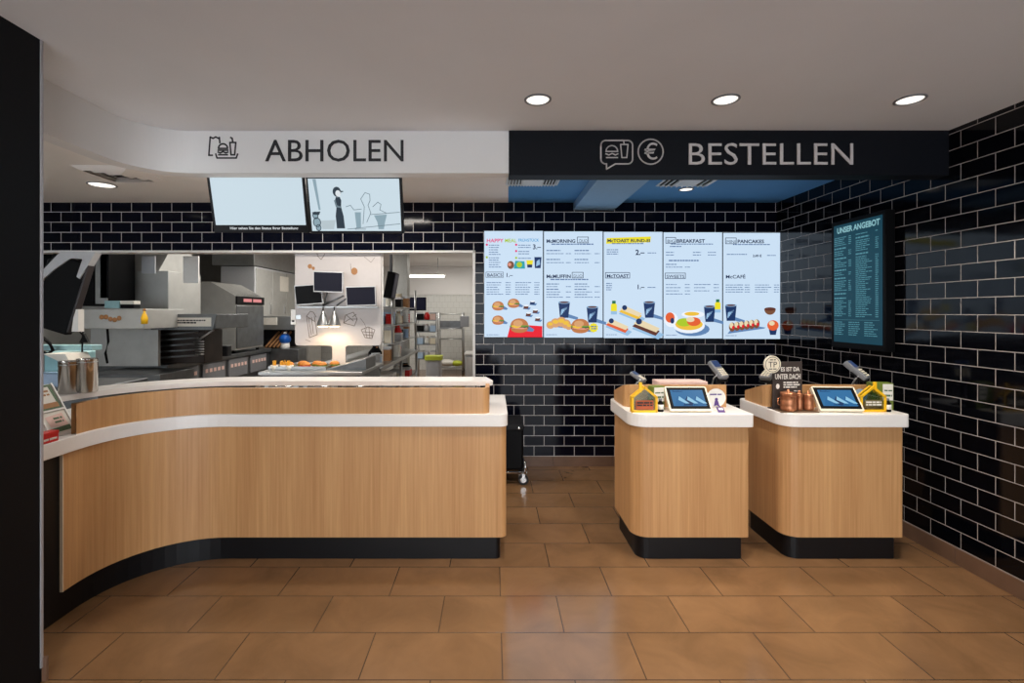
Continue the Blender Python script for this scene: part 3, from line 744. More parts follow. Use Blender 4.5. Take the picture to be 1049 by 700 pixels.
VS = mat('vent_paint', (222, 232, 240), .5, var=.02)
vent('air_vent', 'slotted air vent in the slate ceiling beside the white soffit', .33, 4.02, CB, .44, .3, VS, 16)
vent('air_vent', 'square air vent in the slate ceiling above the small downlight', 1.62, 4.02, CB, .44, .36, VS, 9)
t = thing('ceiling_diffuser', 'square four-way air diffuser in the lower white ceiling', 'vent', (-2.92, 3.82, CB))
b = nb()
for k, (r0, r1) in enumerate(((.21, .165), (.15, .11), (.095, .05))):
    q = []
    for (r, z) in ((r0, -.002-.0*k), (r1, -.03)):
        q.append([b.verts.new((sx_*r, sy_*r, z)) for sx_, sy_ in ((-1, -1), (1, -1), (1, 1), (-1, 1))])
    for e in range(4): b.faces.new((q[0][e], q[0][(e+1) % 4], q[1][(e+1) % 4], q[1][e]))
o = obj('louvre', b, M['soffit'], t); o.modifiers.new('solid', 'SOLIDIFY').thickness = .003
b = nb(); box(b, -.19, .19, -.19, .19, -.001, 0.0); obj('backing', b, M['board'], t)

# ------------------------------------------------------------------ things on the kiosks
def tablet(label, x, y, z, rz=0):
    t = thing('order_tablet', label, 'tablet', (x, y, z), rz, group='order tablets on the kiosks')
    R = Matrix.Rotation(math.radians(-38), 4, 'X')
    w, h = .265, .172
    def put(name, b, m): bmesh.ops.transform(b, matrix=R, verts=b.verts); return obj(name, b, m, t)
    b = nb(); prism(b, rrect(-w/2, w/2, 0, h, .012), -.0, .02); xf(b, b.verts, Matrix.Rotation(PI/2, 4, 'X')); put('case', b, M['cream'])
    b = nb(); box(b, -w/2+.010, w/2-.010, -.0215, -.019, .014, h-.009); put('bezel', b, M['black'])
    b = nb(); box(b, -w/2+.03, w/2-.03, -.0222, -.021, .032, h-.027); put('display', b, M['tab'])
    cols = [E((20, 60, 110), .8), E((150, 205, 235), .9), E((40, 110, 165), .85)]
    b = nb(); y0 = -.0226
    text(b, 'Bestellung', .011, XZ(-.09, y0, h-.042), bold=.03, depth=0, mi=0)
    for k in range(3):
        xo = -.06+.055*k
        flat(b, [(xo-.035, .035), (xo+.06, .035), (xo+.03, .06), (xo+.0, .1), (xo-.02, .07)], y0, 0 if k % 2 else 2)
        flat(b, [(xo-.005, .075), (xo+.035, .05), (xo+.06, .05), (xo+.005, .1)], y0-.0003, 1)
    put('display_picture', b, cols)
    b = nb(); 
    vs = box(b, -.06, .06, .02, .115, 0, .006, bev=.002); vs = box(b, -.04, .04, .098, .106, 0, .11, bev=.002)
    obj('stand', b, M['cream'], t)
    return t
KZ = .907
tablet('tablet in a cream case on the kiosk nearer the long counter', sx(707, 3.04), 3.035, KZ)
tablet('tablet in a cream case beside the dark brown board', sx(861, 3.04), 3.035, KZ, math.radians(-4))

def house(label, x, y, z, ticket):
    t = thing('donation_house', label, 'donation box', (x, y, z), group='yellow house donation boxes')
    w, hw_, hp, d = .074, .095, .155, .03
    pent = [(-w, 0), (w, 0), (w, hw_), (0, hp), (-w, hw_)]
    b = nb(); T = .007
    for yy in (0, d):
        n = 5
        for i in range(n):
            a, c = Vector(pent[i]), Vector(pent[(i+1) % n]); dd = (c-a).normalized()
            vs = box(b, -(c-a).length/2-T*.6, (c-a).length/2+T*.6, yy-.004, yy+.004, -T, T, bev=.0015)
            xf(b, vs, Matrix.Translation(((a.x+c.x)/2, 0, (a.y+c.y)/2+ (T if i == 0 else 0))) @ Matrix.Rotation(-math.atan2(dd.y, dd.x), 4, 'Y'))
    for (px, pz) in pent: box(b, px-.005, px+.005, 0, d, max(0, pz-.005), pz+.005)
    obj('frame', b, M['yellow'], t)
    b = nb(); box(b, .012 if ticket else -.03, .03 if ticket else -.012, .008, .022, hp-.035, hp+.03, bev=.002); obj('chimney', b, M['yellow'], t)
    b = nb()
    for yy in (.003, d-.003): 
        vs = prism(b, pent, -.001, .001, mtx=Matrix.Translation((0, yy, 0)) @ Matrix.Rotation(PI/2, 4, 'X'))
    obj('window_pane', b, M['glass'], t)
    b = nb(); box(b, -w+.012, w-.012, .008, d-.008, .012, .062, bev=.004); obj('banknotes', b, M['kraft'], t)
    b = nb(); box(b, -w+.02, w-.02, -.0035, -.001, .035 if ticket else .02, .075, bev=.0008); pn = obj('name_plate', b, mat('rust_print', (176, 84, 44), .6) if not ticket else mat('grey_olive_print', (110, 100, 62), .6), t)
    b = nb(); lines(b, -w+.026, w-.026, .056, .01, -.0042, gap=.005); lines(b, -w+.026, w-.026, .041, .009, -.0042, gap=.005); obj('print', b, M['ink'] if not ticket else M['chalk'], pn)
    return t
house('yellow house-shaped donation box on the kiosk nearer the long counter', sx(660.3, 3.03), 3.03, KZ, False)
house('yellow house-shaped donation box on the kiosk beside the tiled side wall', sx(894.6, 3.05), 3.05, KZ, True)

t = thing('round_sign', 'white round card sign with violet print standing beside a tablet', 'sign', (sx(733.5, 3.12), 3.12, KZ))
b = nb(); cyl(b, (0, 0, .074), (0, .003, .0742), .061, n=36); obj('disc', b, M['white'], t)
b = nb(); box(b, -.03, .03, -.01, .03, 0, .012, bev=.003); obj('foot', b, M['white'], t)
b = nb(); lines(b, -.03, .03, .108, .008, -.002); lines(b, -.04, .035, .094, .008, -.002); flat(b, ell(.002, .066, .01, .01, 12), -.002); flat(b, [(-.008, .058), (.012, .058), (.02, .03), (.03, .018), (.02, .016), (.004, .03), (-.014, .022)], -.002)
obj('print', b, M['violet'], t)
t = thing('sticker_card', 'small violet and white card leaning below the round white sign', 'card', (sx(739.5, 3.03), 3.03, KZ))
b = nb(); vs = box(b, -.022, .022, -.002, .0, 0, .042, bev=.0006); xf(b, vs, Matrix.Rotation(-.9, 4, 'X')); obj('card', b, M['violet'], t)
b = nb(); vs = box(b, -.012, .016, -.0032, -.0022, .018, .036); xf(b, vs, Matrix.Rotation(-.9, 4, 'X')); obj('print', b, M['white'], t)

def terminal(label, x, y, z, rz, tilt, sc_=1.0, hgt=.19):
    t = thing('card_terminal', label, 'card terminal', (x, y, z), rz, group='card payment terminals')
    b = nb(); lathe(b, [(.05, 0), (.05, .008), (.018, .014), (.014, hgt-.02), (.014, hgt)], n=20); obj('pole', b, M['black_m'], t)
    Rm = Matrix.Translation((0, -.0, hgt+.01)) @ Matrix.Rotation(-tilt, 4, 'X') @ Matrix.Diagonal((sc_, sc_, sc_, 1))
    def put(name, b, m, par=t): bmesh.ops.transform(b, matrix=Rm, verts=b.verts); return obj(name, b, m, par)
    b = nb(); box(b, -.042, .042, -.02, .022, -.08, .09, bev=.012, seg=3); bo = put('case', b, M['grey'])
    b = nb(); box(b, -.034, .034, -.0225, -.019, .02, .08, bev=.002); put('display', b, emit('terminal_blue', (70, 96, 150), .5), bo)
    b = nb()
    for i in range(3):
        for j in range(4): box(b, -.03+.022*i, -.014+.022*i, -.025, -.018, -.066+.018*j, -.054+.018*j, bev=.002)
    put('keypad', b, M['cream'], bo)
    b = nb(); box(b, -.046, .046, .016, .03, -.095, .02, bev=.006); put('cradle', b, M['black'])
    b = nb(); tube(b, [(-.03, .03, hgt*.55), (-.044, .0, hgt*.8), (-.03, -.03, hgt)], .005); tube(b, [(.03, .03, hgt*.55), (.044, .0, hgt*.8), (.03, -.03, hgt)], .005); obj('holder_arm', b, M['steel'], t)
    return t
terminal('grey card terminal on a post behind the round white sign', sx(736, 3.34), 3.34, KZ, math.radians(24), .8, .88, .215)
terminal('grey card terminal on a post behind the yellow house by the long counter', sx(654, 3.36), 3.36, KZ, math.radians(50), 1.05, .66, .165)
terminal('grey card terminal on a post above the green carton', sx(878, 3.3), 3.3, KZ, math.radians(40), .85, .95, .215)
terminal('grey card terminal partly hidden behind the dark brown board', sx(788, 3.4), 3.4, KZ, math.radians(-60), 1.0, .9, .19)

t = thing('till_tray', 'pale pink flat box resting behind the tablet and upstand', 'tray', (sx(696, 3.34), 3.34, KZ))
b = nb(); box(b, -.17, .17, -.07, .07, 0, .1, bev=.004); obj('base', b, M['black'], t)
b = nb(); box(b, -.165, .165, -.068, .068, .1, .157, bev=.004); obj('lid', b, M['pink'], t)
b = nb(); lines(b, .09, .15, .12, .018, -.0686); obj('print', b, M['tomato'], t)

def carton(name, label, x, y, w, h, d, rz=0):
    t = thing(name, label, 'carton', (x, y, KZ), rz, group='olive green cartons on the kiosks')
    b = nb(); box(b, -w/2, w/2, 0, d, 0, h, bev=.002); obj('body', b, M['green'], t)
    b = nb(); box(b, -w/2+.008 if w < .1 else .0, w/2-.004, -.002, .0, h*.35, h-.006); pl = obj('front_label', b, M['paper'], t)
    b = nb(); lines(b, -w/2+.014 if w < .1 else .008, w/2-.01, h*.5, .012, -.0026); lines(b, -w/2+.014 if w < .1 else .008, w/2-.01, h*.7, .008, -.0026); obj('print', b, M['dgreen'], pl)
    return t
carton('leaflet_carton', 'olive green carton beside the tablet and the yellow house', sx(675, 3.12), 3.12, .085, .148, .06, .25)
carton('leaflet_carton', 'olive green carton standing by the tiled side wall', sx(903, 3.13), 3.12, .125, .17, .06, -.15)
def flask(label, x, y):
    t = thing('sauce_bottle', label, 'bottle', (x, y, KZ), group='small dark bottles')
    b = nb(); lathe(b, [(.016, 0), (.02, .004), (.02, .05), (.009, .066), (.009, .07)], n=18); obj('body', b, M['black'], t)
    b = nb(); lathe(b, [(.0205, .016), (.0205, .046)], n=18); obj('paper_label', b, M['paper'], t)
    b = nb(); lathe(b, [(.0105, .07), (.0105, .082), (.004, .084)], n=16); obj('cap', b, M['grey'], t)
flask('small dark bottle in front of the carton beside the tablet', sx(676.5, 3.06), 3.06)
flask('small dark bottle at the kiosk corner near the tiled wall', sx(909, 3.06), 3.06)

t = thing('promotion_board', 'dark brown upright board with white lettering on the kiosk', 'sign', (sx(808, 3.12), 3.13, KZ), math.radians(4))
b = nb(); box(b, -.098, .098, 0, .012, .006, .305, bev=.002); obj('panel', b, M['board'], t)
b = nb()
text(b, 'ES IST DA', .026, XZ(-.048, -.0008, .245), bold=.03, depth=.0004, width=.125); text(b, 'UNTER DACH', .032, XZ(0, -.0008, .195), align='CENTER', bold=.03, depth=.0004, width=.17)
xs = [v.co.x for v in b.verts]
for z, w in ((.168, .1), (.153, .11), (.138, .09)): lines(b, -.03, -.03+w, z, .009, -.001, gap=.006)
lines(b, .04, .085, .115, .006, -.001)
flat(b, ell(-.068, .148, .012, .017, 14), -.001)
obj('lettering', b, M['chalk'], t)
b = nb(); box(b, -.1, .1, -.02, .06, 0, .006, bev=.002); obj('foot', b, M['board'], t)
t2 = thing('round_badge', 'round cream badge with a brown monogram on the corner of the board', 'badge', (sx(791.5, 3.1), 3.1, szz(373.5, 3.1)), math.radians(4))
b = nb(); cyl(b, (0, 0, 0), (0, .012, 0), .055, n=36); obj('disc', b, M['cream'], t2)
b = nb(); stroke(b, ell(0, 0, .047, .047, 30), .003, -.0005, True); text(b, 'TP', .036, XZ(0, -.0012, -.018), align='CENTER', bold=.0, depth=.0003); lines(b, -.025, .025, -.032, .006, -.001); lines(b, -.018, .02, .026, .006, -.001); obj('monogram', b, M['board'], t2)
def mug(label, x, y, r, h):
    t = thing('copper_jar', label, 'jar', (x, y, KZ+.005), group='copper jars on the display tray')
    b = nb(); lathe(b, [(r*.86, 0), (r, .006), (r*1.02, h*.25), (r*.97, h*.3), (r*1.02, h*.36), (r*1.02, h*.6), (r*.97, h*.64), (r*1.02, h*.7), (r*.96, h*.92), (r*1.0, h*.93), (r*1.0, h)], n=24); obj('body', b, M['copper'], t)
    b = nb(); lathe(b, [(r*1.03, h), (r*1.03, h+.008), (r*.5, h+.014), (.008, h+.016), (.008, h+.026), (.002, h+.03)], n=20); obj('lid', b, M['copper'], t)
    b = nb(); tube(b, [(-r, 0, h*.8), (-r-.02, 0, h*.75), (-r-.022, 0, h*.4), (-r, 0, h*.3)], .003); obj('handle', b, M['copper'], t)
b = nb(); prism(b, rrect(sx(797, 3.06), sx(836, 3.06), 3.02, 3.11, .01), KZ, KZ+.005); tag(obj('display_tray', b, mat('brown_tray', (110, 90, 70), .3, .2, var=.1)), 'thin brown tray under the copper jars', 'tray')
mug('wide copper jar in front of the dark brown board', sx(807.5, 3.065), 3.065, .044, .105)
mug('slim copper jar between the wide jar and the tablet', sx(818.8, 3.08), 3.08, .018, .095)
mug('copper jar partly hidden behind the edge of the tablet', sx(828, 3.085), 3.085, .03, .09)
t = thing('round_sign', 'pale blue round card sign between tablet and yellow house', 'sign', (sx(881, 3.13), 3.13, KZ))
b = nb(); cyl(b, (0, 0, .085), (0, .003, .0852), .046, n=32); obj('disc', b, M['bluedisc'], t)
b = nb(); box(b, -.004, .004, .0, .004, 0, .045); box(b, -.02, .02, -.012, .02, 0, .004, bev=.001); obj('stem', b, M['white'], t)
b = nb(); flat(b, [(-.018, .06), (-.008, .06), (-.008, .11), (-.018, .105)], -.001); lines(b, 0, .03, .09, .006, -.001); obj('print', b, M['chalk'], t)

# ------------------------------------------------------------------ things on the pickup counter
def canister(label, x, y, r, h):
    t = thing('steel_canister', label, 'canister', (x, y, 1.078), group='steel canisters on the serving ledge')
    b = nb(); lathe(b, [(r-.004, 0), (r, .004), (r, h-.004), (r+.003, h), (r-.002, h+.001), (r-.006, h-.004), (r-.008, .01), (.0, .01)], n=32); obj('body', b, mat('polished_steel', (190, 188, 184), .16, 1, var=.02), t)
    b = nb(); lathe(b, [(r+.0008, h-.02), (r+.0016, h-.018), (r+.0008, h-.016)], n=32); obj('rim_band', b, M['steel'], t)
canister('open steel canister on the curved ledge, nearer the black wall end', sx(71.5, 2.72), 2.72, .05, .18)
canister('open steel canister on the curved ledge, farther from the black wall end', sx(89.5, 2.76), 2.76, .048, .19)
# leaflet stand
t = thing('leaflet_stand', 'tilted white leaflet stand with printed cards beside the black wall', 'stand', (-2.185, 2.56, .9055), PI/2)
Rm = Matrix.Rotation(math.radians(-29), 4, 'X')
def put(name, b, m, par=t): bmesh.ops.transform(b, matrix=Rm, verts=b.verts); return obj(name, b, m, par)
b = nb(); box(b, -.42, .0, -.002, .004, .0, .285, bev=.002); put('back_plate', b, M['white'])
b = nb(); box(b, -.42, .0, -.012, -.002, .132, .14); box(b, -.008, .0, -.012, -.002, 0, .285); box(b, -.155, -.148, -.012, -.002, 0, .132); put('holder_strip', b, M['white'])
for nm, x0, x1, z0, z1, m, n2 in (('leaflet', -.40, -.012, .145, .28, M['dgreen'], 'paper'), ('leaflet', -.145, -.012, .012, .128, M['paper'], 'pink'), ('leaflet', -.30, -.165, .012, .128, M['paper'], 'dgreen')):
    b = nb(); box(b, x0, x1, -.0065, -.0045, z0, z1); lf = put(nm, b, m)
    b = nb(); flat(b, [(x0+.02, z0+.04), (x1-.015, z0+.03), (x1-.02, z1-.012), (x0+.015, z1-.02)], -.0071); put('picture', b, M[n2], lf)
    b = nb(); flat(b, [(x0+.01, z0+.008), (x1-.01, z0+.008), (x1-.01, z0+.035), (x0+.01, z0+.03)], -.0074); lines(b, x1-.08, x1-.03, z1-.04, .01, -.0078); lines(b, x1-.08, x1-.03, z1-.06, .01, -.0078); put('printed_text', b, M['dgreen' if m is M['paper'] else 'kraft'], lf)
b = nb(); box(b, -.42, .0, .0, .12, 0, .006, bev=.002); obj('foot', b, M['white'], t)
t = thing('red_card_box', 'small red box in front of the leaflet stand', 'box', (-2.137, 2.33, .9055), PI/2)
b = nb(); box(b, -.045, .05, -.02, .02, 0, .05, bev=.003); obj('body', b, M['red'], t)
b = nb(); box(b, -.046, .051, -.021, .021, .036, .052, bev=.002); obj('lid', b, M['red'], t)
b = nb(); lines(b, -.03, .04, .012, .01, -.0205); obj('print', b, M['chalk'], t)
# loose things behind the upstand
def tray(label, x, y, m, w=.3):
    t = thing('serving_tray', label, 'tray', (x, y, .905), group='trays behind the counter upstand')
    b = nb(); box(b, -w/2, w/2, -.1, .1, 0, .012, bev=.004); box(b, -w/2, w/2, -.1, -.09, .012, .03, bev=.003); box(b, -w/2, w/2, .09, .1, .012, .03, bev=.003); obj('body', b, m, t)
    b = nb(); box(b, -w/2+.02, w/2-.02, -.08, .08, .013, .016); obj('paper_liner', b, M['paper'], t)

# trolley behind the counter end
t = thing('waste_trolley', 'black bin trolley with chrome frame and castors behind counter end', 'trolley', (.05, 4.52, 0))
b = nb(); box(b, -.25, .22, -.2, .2, .13, .52, bev=.02, seg=3); obj('bin', b, M['black'], t)
b = nb(); box(b, -.255, .225, -.205, .205, .48, .535, bev=.012, seg=3); ld = obj('lid', b, M['black_m'], t)
b = nb(); sphere(b, (.18, -.208, .505), .014); obj('lock', b, M['chrome'], ld)
b = nb()
for yy in (-.215, .215): tube(b, [(-.27, yy, .115), (.24, yy, .115)], .011)
for xx in (-.27, .24): tube(b, [(xx, -.215, .115), (xx, .215, .115)], .011)
tube(b, [(.235, -.215, .1), (.235, -.215, .21)], .01); tube(b, [(.235, .215, .1), (.235, .215, .21)], .01)
obj('frame', b, M['chrome'], t)
for xx in (-.24, .22):
    for yy in (-.19, .19):
        b = nb(); cyl(b, (xx, yy-.014, .045), (xx, yy+.014, .045), .045, n=20); w_ = obj('wheel', b, M['rubber'], t)
        b = nb(); cyl(b, (xx, yy-.0165, .045), (xx, yy+.0165, .045), .026, n=16); box(b, xx-.014, xx+.014, yy-.02, yy+.02, .09, .11, bev=.003); box(b, xx-.012, xx+.012, yy+.017, yy+.021, .035, .1); box(b, xx-.012, xx+.012, yy-.021, yy-.017, .035, .1); obj('fork', b, M['chrome'], w_)

# ------------------------------------------------------------------ kitchen: landing table with divider panel, heat lamps, monitors
YT = 4.6
t = thing('landing_table', 'stainless landing table under the pale divider panel', 'table', (sx(330, YT), YT, 0))
TX0, TX1 = sx(268, 4.35), sx(388, 4.9)
def tobj(name, b, m, par=None): return obj(name, b, m, par or t, W=True)
b = nb(); box(b, TX0, TX1, 4.28, 5.1, .975, 1.005, bev=.004); tobj('tabletop', b, M['steel'])
b = nb(); box(b, TX0+.03, TX1-.03, 4.31, 5.05, .2, .975); tobj('cabinet', b, M['steel_d'])
for k in range(3):
    x0 = TX0+.05+k*.34
    b = nb(); box(b, x0, x0+.3, 4.296, 4.312, .42, .93, bev=.003); d = tobj('door', b, M['steel'])
    b = nb(); tube(b, [(x0+.05, 4.296, .88), (x0+.05, 4.27, .88), (x0+.25, 4.27, .88), (x0+.25, 4.296, .88)], .006); obj('handle', b, M['chrome'], d, W=True)
for x in (TX0+.06, TX1-.06):
    for y in (4.36, 5.0):
        b = nb(); cyl(b, (x, y, 0), (x, y, .2), .02); tobj('leg', b, M['steel'])
YP = 4.93
px0, px1, pz0, pz1 = sx(303, YP), sx(391, YP), szz(354, YP), szz(258, YP)
sx0, sx1, sz0 = sx(341, YP), sx(354.5, YP), 1.005
dp = thing('divider_panel', 'pale T-shaped divider panel with line drawings of food', 'panel', ((px0+px1)/2, YP, 1.005))
r = .03
out = [(sx0, sz0), (sx1, sz0), (sx1, pz0-r)] + [(sx1+r-r*math.cos(a), pz0-r+r*math.sin(a)) for a in [k*PI/8 for k in range(1, 5)]]
out += [(px1-r+r*math.sin(a), pz0+r-r*math.cos(a)) for a in [k*PI/8 for k in range(5)]] + [(px1, pz1), (px0, pz1)]
out += [(px0+r-r*math.cos(a), pz0+r-r*math.sin(a)) for a in [k*PI/8 for k in range(5)]]
out += [(sx0-r+r*math.sin(a), pz0-r+r*math.cos(a)) for a in [k*PI/8 for k in range(5)]]
b = nb(); prism(b, out, 0, .02, mtx=Matrix.Translation((0, YP, 0)) @ Matrix.Rotation(PI/2, 4, 'X')); obj('board', b, M['panel'], dp, W=True)
YD = YP-.0205
def D(name, fn):
    b = nb(); fn(b, lambda px, py: (sx(px, YD), szz(py, YD))); return obj(name, b, M['doodle'], dp, W=True)
def dd(pl, w=.007): 
    def f(b, q):
        for pts in pl: stroke(b, [q(*p) for p in pts], w, YD)
    return f
D('fries_drawing', dd([[(314, 324), (317, 346), (325, 343), (322, 324)], [(314, 324), (318, 319), (321, 320), (324, 325)], [(316, 325), (319, 343)], [(319, 325), (321, 342)], [(314, 324), (323, 330)]]))
D('box_drawing', dd([[(352, 331), (354, 323), (362, 320), (366, 327), (363, 334), (352, 331)], [(352, 331), (358, 327), (366, 327)], [(355, 323), (362, 329)], [(361, 325), (365, 322)]]))
D('basket_drawing', dd([[(370, 338), (374, 346), (381, 347), (384, 338), (377, 335), (370, 338)], [(372, 340), (383, 341)], [(373, 343), (382, 344)], [(374, 337), (376, 346)], [(378, 336), (379, 347)], [(381, 337), (381, 346)]]))
D('heart_drawing', dd([[(325, 262), (329, 266), (333, 260)], [(326, 261), (323, 259)]]))
D('arc_drawing', dd([[(369, 326), (373, 331), (376, 338)], [(313, 348), (318, 350)], [(356, 259), (366, 262)], [(373, 263), (380, 269), (384, 264)], [(359, 270), (360, 279)]], .004))
b = nb()
for cx, cz, rr in ((317.5, 273, .022), (321, 275, .016), (363, 278, .033)): flat(b, ell(sx(cx, YD), szz(cz, YD), rr, rr*1.1), YD-.0006)
obj('cookie_print', b, M['kraft'], dp, W=True)
b = nb(); tube(b, [(px1+.012, YP-.01, 1.005), (px1+.012, YP-.01, pz1)], .006); obj('edge_post', b, M['white'], dp, W=True)

def kmon(label, px, py, w, h, roll, rz, Y=4.72, m='scr_off'):
    c = P(px, py, Y)
    t = thing('order_monitor', label, 'monitor', c, math.radians(rz), group='dark order monitors in front of the divider panel')
    R = Matrix.Rotation(math.radians(roll), 4, 'Y') @ Matrix.Rotation(math.radians(6), 4, 'X')
    def put(name, b, mm): bmesh.ops.transform(b, matrix=R, verts=b.verts); return obj(name, b, mm, t)
    b = nb(); box(b, -w/2, w/2, -.012, .018, -h/2, h/2, bev=.004); put('frame', b, M['lgrey'])
    b = nb(); box(b, -w/2+.008, w/2-.008, -.0135, -.0115, -h/2+.012, h/2-.008); put('display', b, M[m])
    b = nb(); box(b, -.05, .05, .018, .035, -.05, .05, bev=.003); cyl(b, (0, .03, 0), (0, .12, 0), .018); put('bracket', b, M['black_m'])
kmon('black order monitor beside the white upright tag', 316.5, 302, .265, .195, -4, 0, 4.76, 'black')
kmon('dark blue order monitor placed highest of the three', 336.5, 289, .285, .2, 2, 0, 4.70)
kmon('dark blue order monitor closest to the edge of the divider panel', 370, 303.5, .29, .19, -1.5, 0, 4.74)
t = thing('monitor_shelf', 'slim steel rail and bracket carrying the order monitors', 'bracket', P(345, 314, 4.8))
b = nb(); a = P(306, 314.5, 4.84); e = P(388, 314.5, 4.84); box(b, a.x, e.x, 4.80, 4.90, a.z-.01, a.z+.002, bev=.002); obj('rail', b, M['steel'], t, W=True)
b = nb()
for q0, q1 in (((331, 313), (336, 298)), ((331, 313), (352, 303)), ((345, 313), (356, 305)), ((321, 312), (340, 309))): tube(b, [P(*q0, 4.86), P(*q1, 4.86)], .008)
obj('arm', b, M['steel_d'], t, W=True)
def heat(label, px):
    Y = 4.78; c = P(px, 334, Y); top = P(px, 314.5, Y)
    t = thing('heat_lamp', label, 'lamp', (c.x, Y, c.z), group='cone heat lamps over the food')
    b = nb(); lathe(b, [(.062, 0), (.058, .018), (.03, .1), (.018, .125), (.016, .15), (.0, .152)], n=24); obj('lamp_shade', b, M['steel'], t)
    b = nb(); cyl(b, (0, 0, .15), (0, 0, top.z-c.z), .006); obj('cord', b, M['black'], t)
    b = nb(); lathe(b, [(.05, -.002), (.04, -.012), (.0, -.016)], n=20); obj('bulb', b, M['hot'], t)
    l = bpy.data.lights.new('heat', 'SPOT'); l.energy = 2.6; l.color = (1, .74, .46); l.spot_size = math.radians(165); l.spot_blend = .6; l.shadow_soft_size = .04
    o = bpy.data.objects.new('heat_beam', l); C.objects.link(o); o.parent = t; o.location = (0, 0, -.03)
heat('steel cone heat lamp nearer the fries drawing', 331)
heat('steel cone heat lamp nearer the box drawing', 342.5)

# food on the landing table
def burger_pile(label, cat, name, px, Y, n, mk, group=None):
    for k in range(n): mk(k)
FZ = 1.005
t = thing('food_tray', 'shallow steel tray of wrapped food under the heat lamps', 'tray', (sx(312, 4.55), 4.55, FZ))
b = nb(); box(b, -.27, .25, -.15, .14, 0, .012, bev=.003); box(b, -.27, .25, -.15, -.142, .012, .035); box(b, -.27, .25, .132, .14, .012, .035); box(b, -.27, -.262, -.142, .132, .012, .035); box(b, .242, .25, -.142, .132, .012, .035); obj('body', b, M['steel'], t)
for k in range(6):
    x = sx(297, 4.5)+.075*k+random.uniform(-.01, .01); y = 4.5+.09*(k % 2)
    t = thing('bun', ['golden bun at the end of the food tray nearest the fries', 'golden bun second along the food tray', 'golden bun with a tomato slice on the food tray', 'golden bun beside the red tomato slice', 'golden bun near the stem of the panel', 'golden bun at the tray end under the panel stem'][k], 'bun', (x, y, FZ+.012), group='buns on the food tray')
    b = nb(); lathe(b, [(.034, 0), (.044, .008), (.046, .014), (.0, .016)], n=18); obj('bottom_half', b, M['food'], t)
    b = nb(); lathe(b, [(.046, .014), (.05, .018), (.048, .024), (.02, .026)], n=18); obj('filling', b, M['tomato' if k == 2 else 'lettuce'], t)
    b = nb(); lathe(b, [(.046, .024), (.045, .034), (.034, .048), (.018, .055), (.0, .056)], n=18); obj('top_half', b, M['food'], t)
for k in range(3):
    t = thing('fries_portion', ['open portion of golden fries at the table end', 'portion of golden fries in the middle of the three', 'portion of golden fries next to the buns'][k], 'fries', (sx(281, 4.42)+.07*k, 4.42+.03*(k % 2), FZ), group='portions of fries on the landing table')
    b = nb(); lathe(b, [(.024, 0), (.034, .045), (.032, .045), (.022, .004)], n=16); obj('cup', b, M['paper'], t)
    b = nb()
    for q in range(14):
        a = random.uniform(0, 6.28); rr = random.uniform(0, .024); p0 = Vector((rr*math.cos(a), rr*math.sin(a), .01)); p1 = p0*1.5+Vector((0, 0, random.uniform(.05, .075)))
        cyl(b, p0, p1, .004, n=4, smooth=False)
    o = obj('fries', b, M['fry'], t); o['kind'] = 'stuff'
t = thing('steel_drawer_unit', 'low steel unit with sloping top beside the panel stem', 'drawer unit', (sx(362, 4.6), 4.62, FZ))
b = nb(); prism(b, [(-.2, 0), (.16, 0), (.16, .1), (-.2, .0)], 0, .36, mtx=Matrix.Translation((0, .18, 0)) @ Matrix.Rotation(PI/2, 4, 'X')); box(b, .0, .16, -.185, -.18, .01, .03); obj('body', b, M['steel_d'], t)
b = nb(); vs = box(b, -.21, .17, -.19, .19, -.004, .006, bev=.002); xf(b, vs, Matrix.Translation((0, 0, .058)) @ Matrix.Rotation(-math.atan2(.1, .36), 4, 'Y')); obj('top', b, M['steel'], t)

# ------------------------------------------------------------------ kitchen equipment along the far-left wall
XF = -3.9
def yl(px, X=XF): return X*F/(px-VX)          # depth at which plane x = X shows at column px
def hoodbox(name, label, cat, y0, y1, x0, x1, z0, z1, m):
    t = thing(name, label, cat, ((x0+x1)/2, (y0+y1)/2, z0))
    b = nb(); box(b, x0, x1, y0, y1, z0, z1, bev=.006); obj('body', b, m, t, W=True)
    return t
# dark upper cabinet with grey upright
t = thing('black_cabinet', 'black upper cabinet with a grey upright behind the tilted monitor', 'cabinet', (-4.3, 5.45, 1.6))
b = nb(); box(b, -5.2, -4.2, 5.25, 5.73, 1.6, 2.5, bev=.004); obj('body', b, M['black'], t, W=True)
c0, c1 = sx(98, 5.24), sx(110, 5.24)
b = nb(); box(b, c0, c1, 5.235, 5.25, 1.62, 2.5, bev=.002); obj('upright', b, M['steel'], t, W=True)
b = nb(); box(b, c0-.3, c0-.02, 5.235, 5.25, 1.62, 2.48, bev=.003); obj('door', b, M['black'], t, W=True)
b = nb(); box(b, c1+.02, -4.215, 5.235, 5.25, 1.68, 2.48, bev=.003); obj('door', b, M['black'], t, W=True)
# white/teal boxes on the shelf
Ys = 5.15
for px0, px1_, py0, py1, m, lb in ((107, 122, 308, 316, 'teal', 'pale teal box on the steel shelf below the grey upright'), (123, 137, 308, 316, 'paper', 'white box with dark base on the steel shelf')):
    t = thing('parts_box', lb, 'box', ((sx(px0, Ys)+sx(px1_, Ys))/2, Ys, szz(316, Ys)), group='boxes on the steel shelf')
    w = sx(px1_, Ys)-sx(px0, Ys)
    b = nb(); box(b, -w/2, w/2, 0, .1, 0, .042, bev=.003); obj('body', b, M['black' if m == 'paper' else m], t)
    b = nb(); box(b, -w/2, w/2, 0, .1, .043, .08, bev=.003); obj('lid', b, M[m], t)
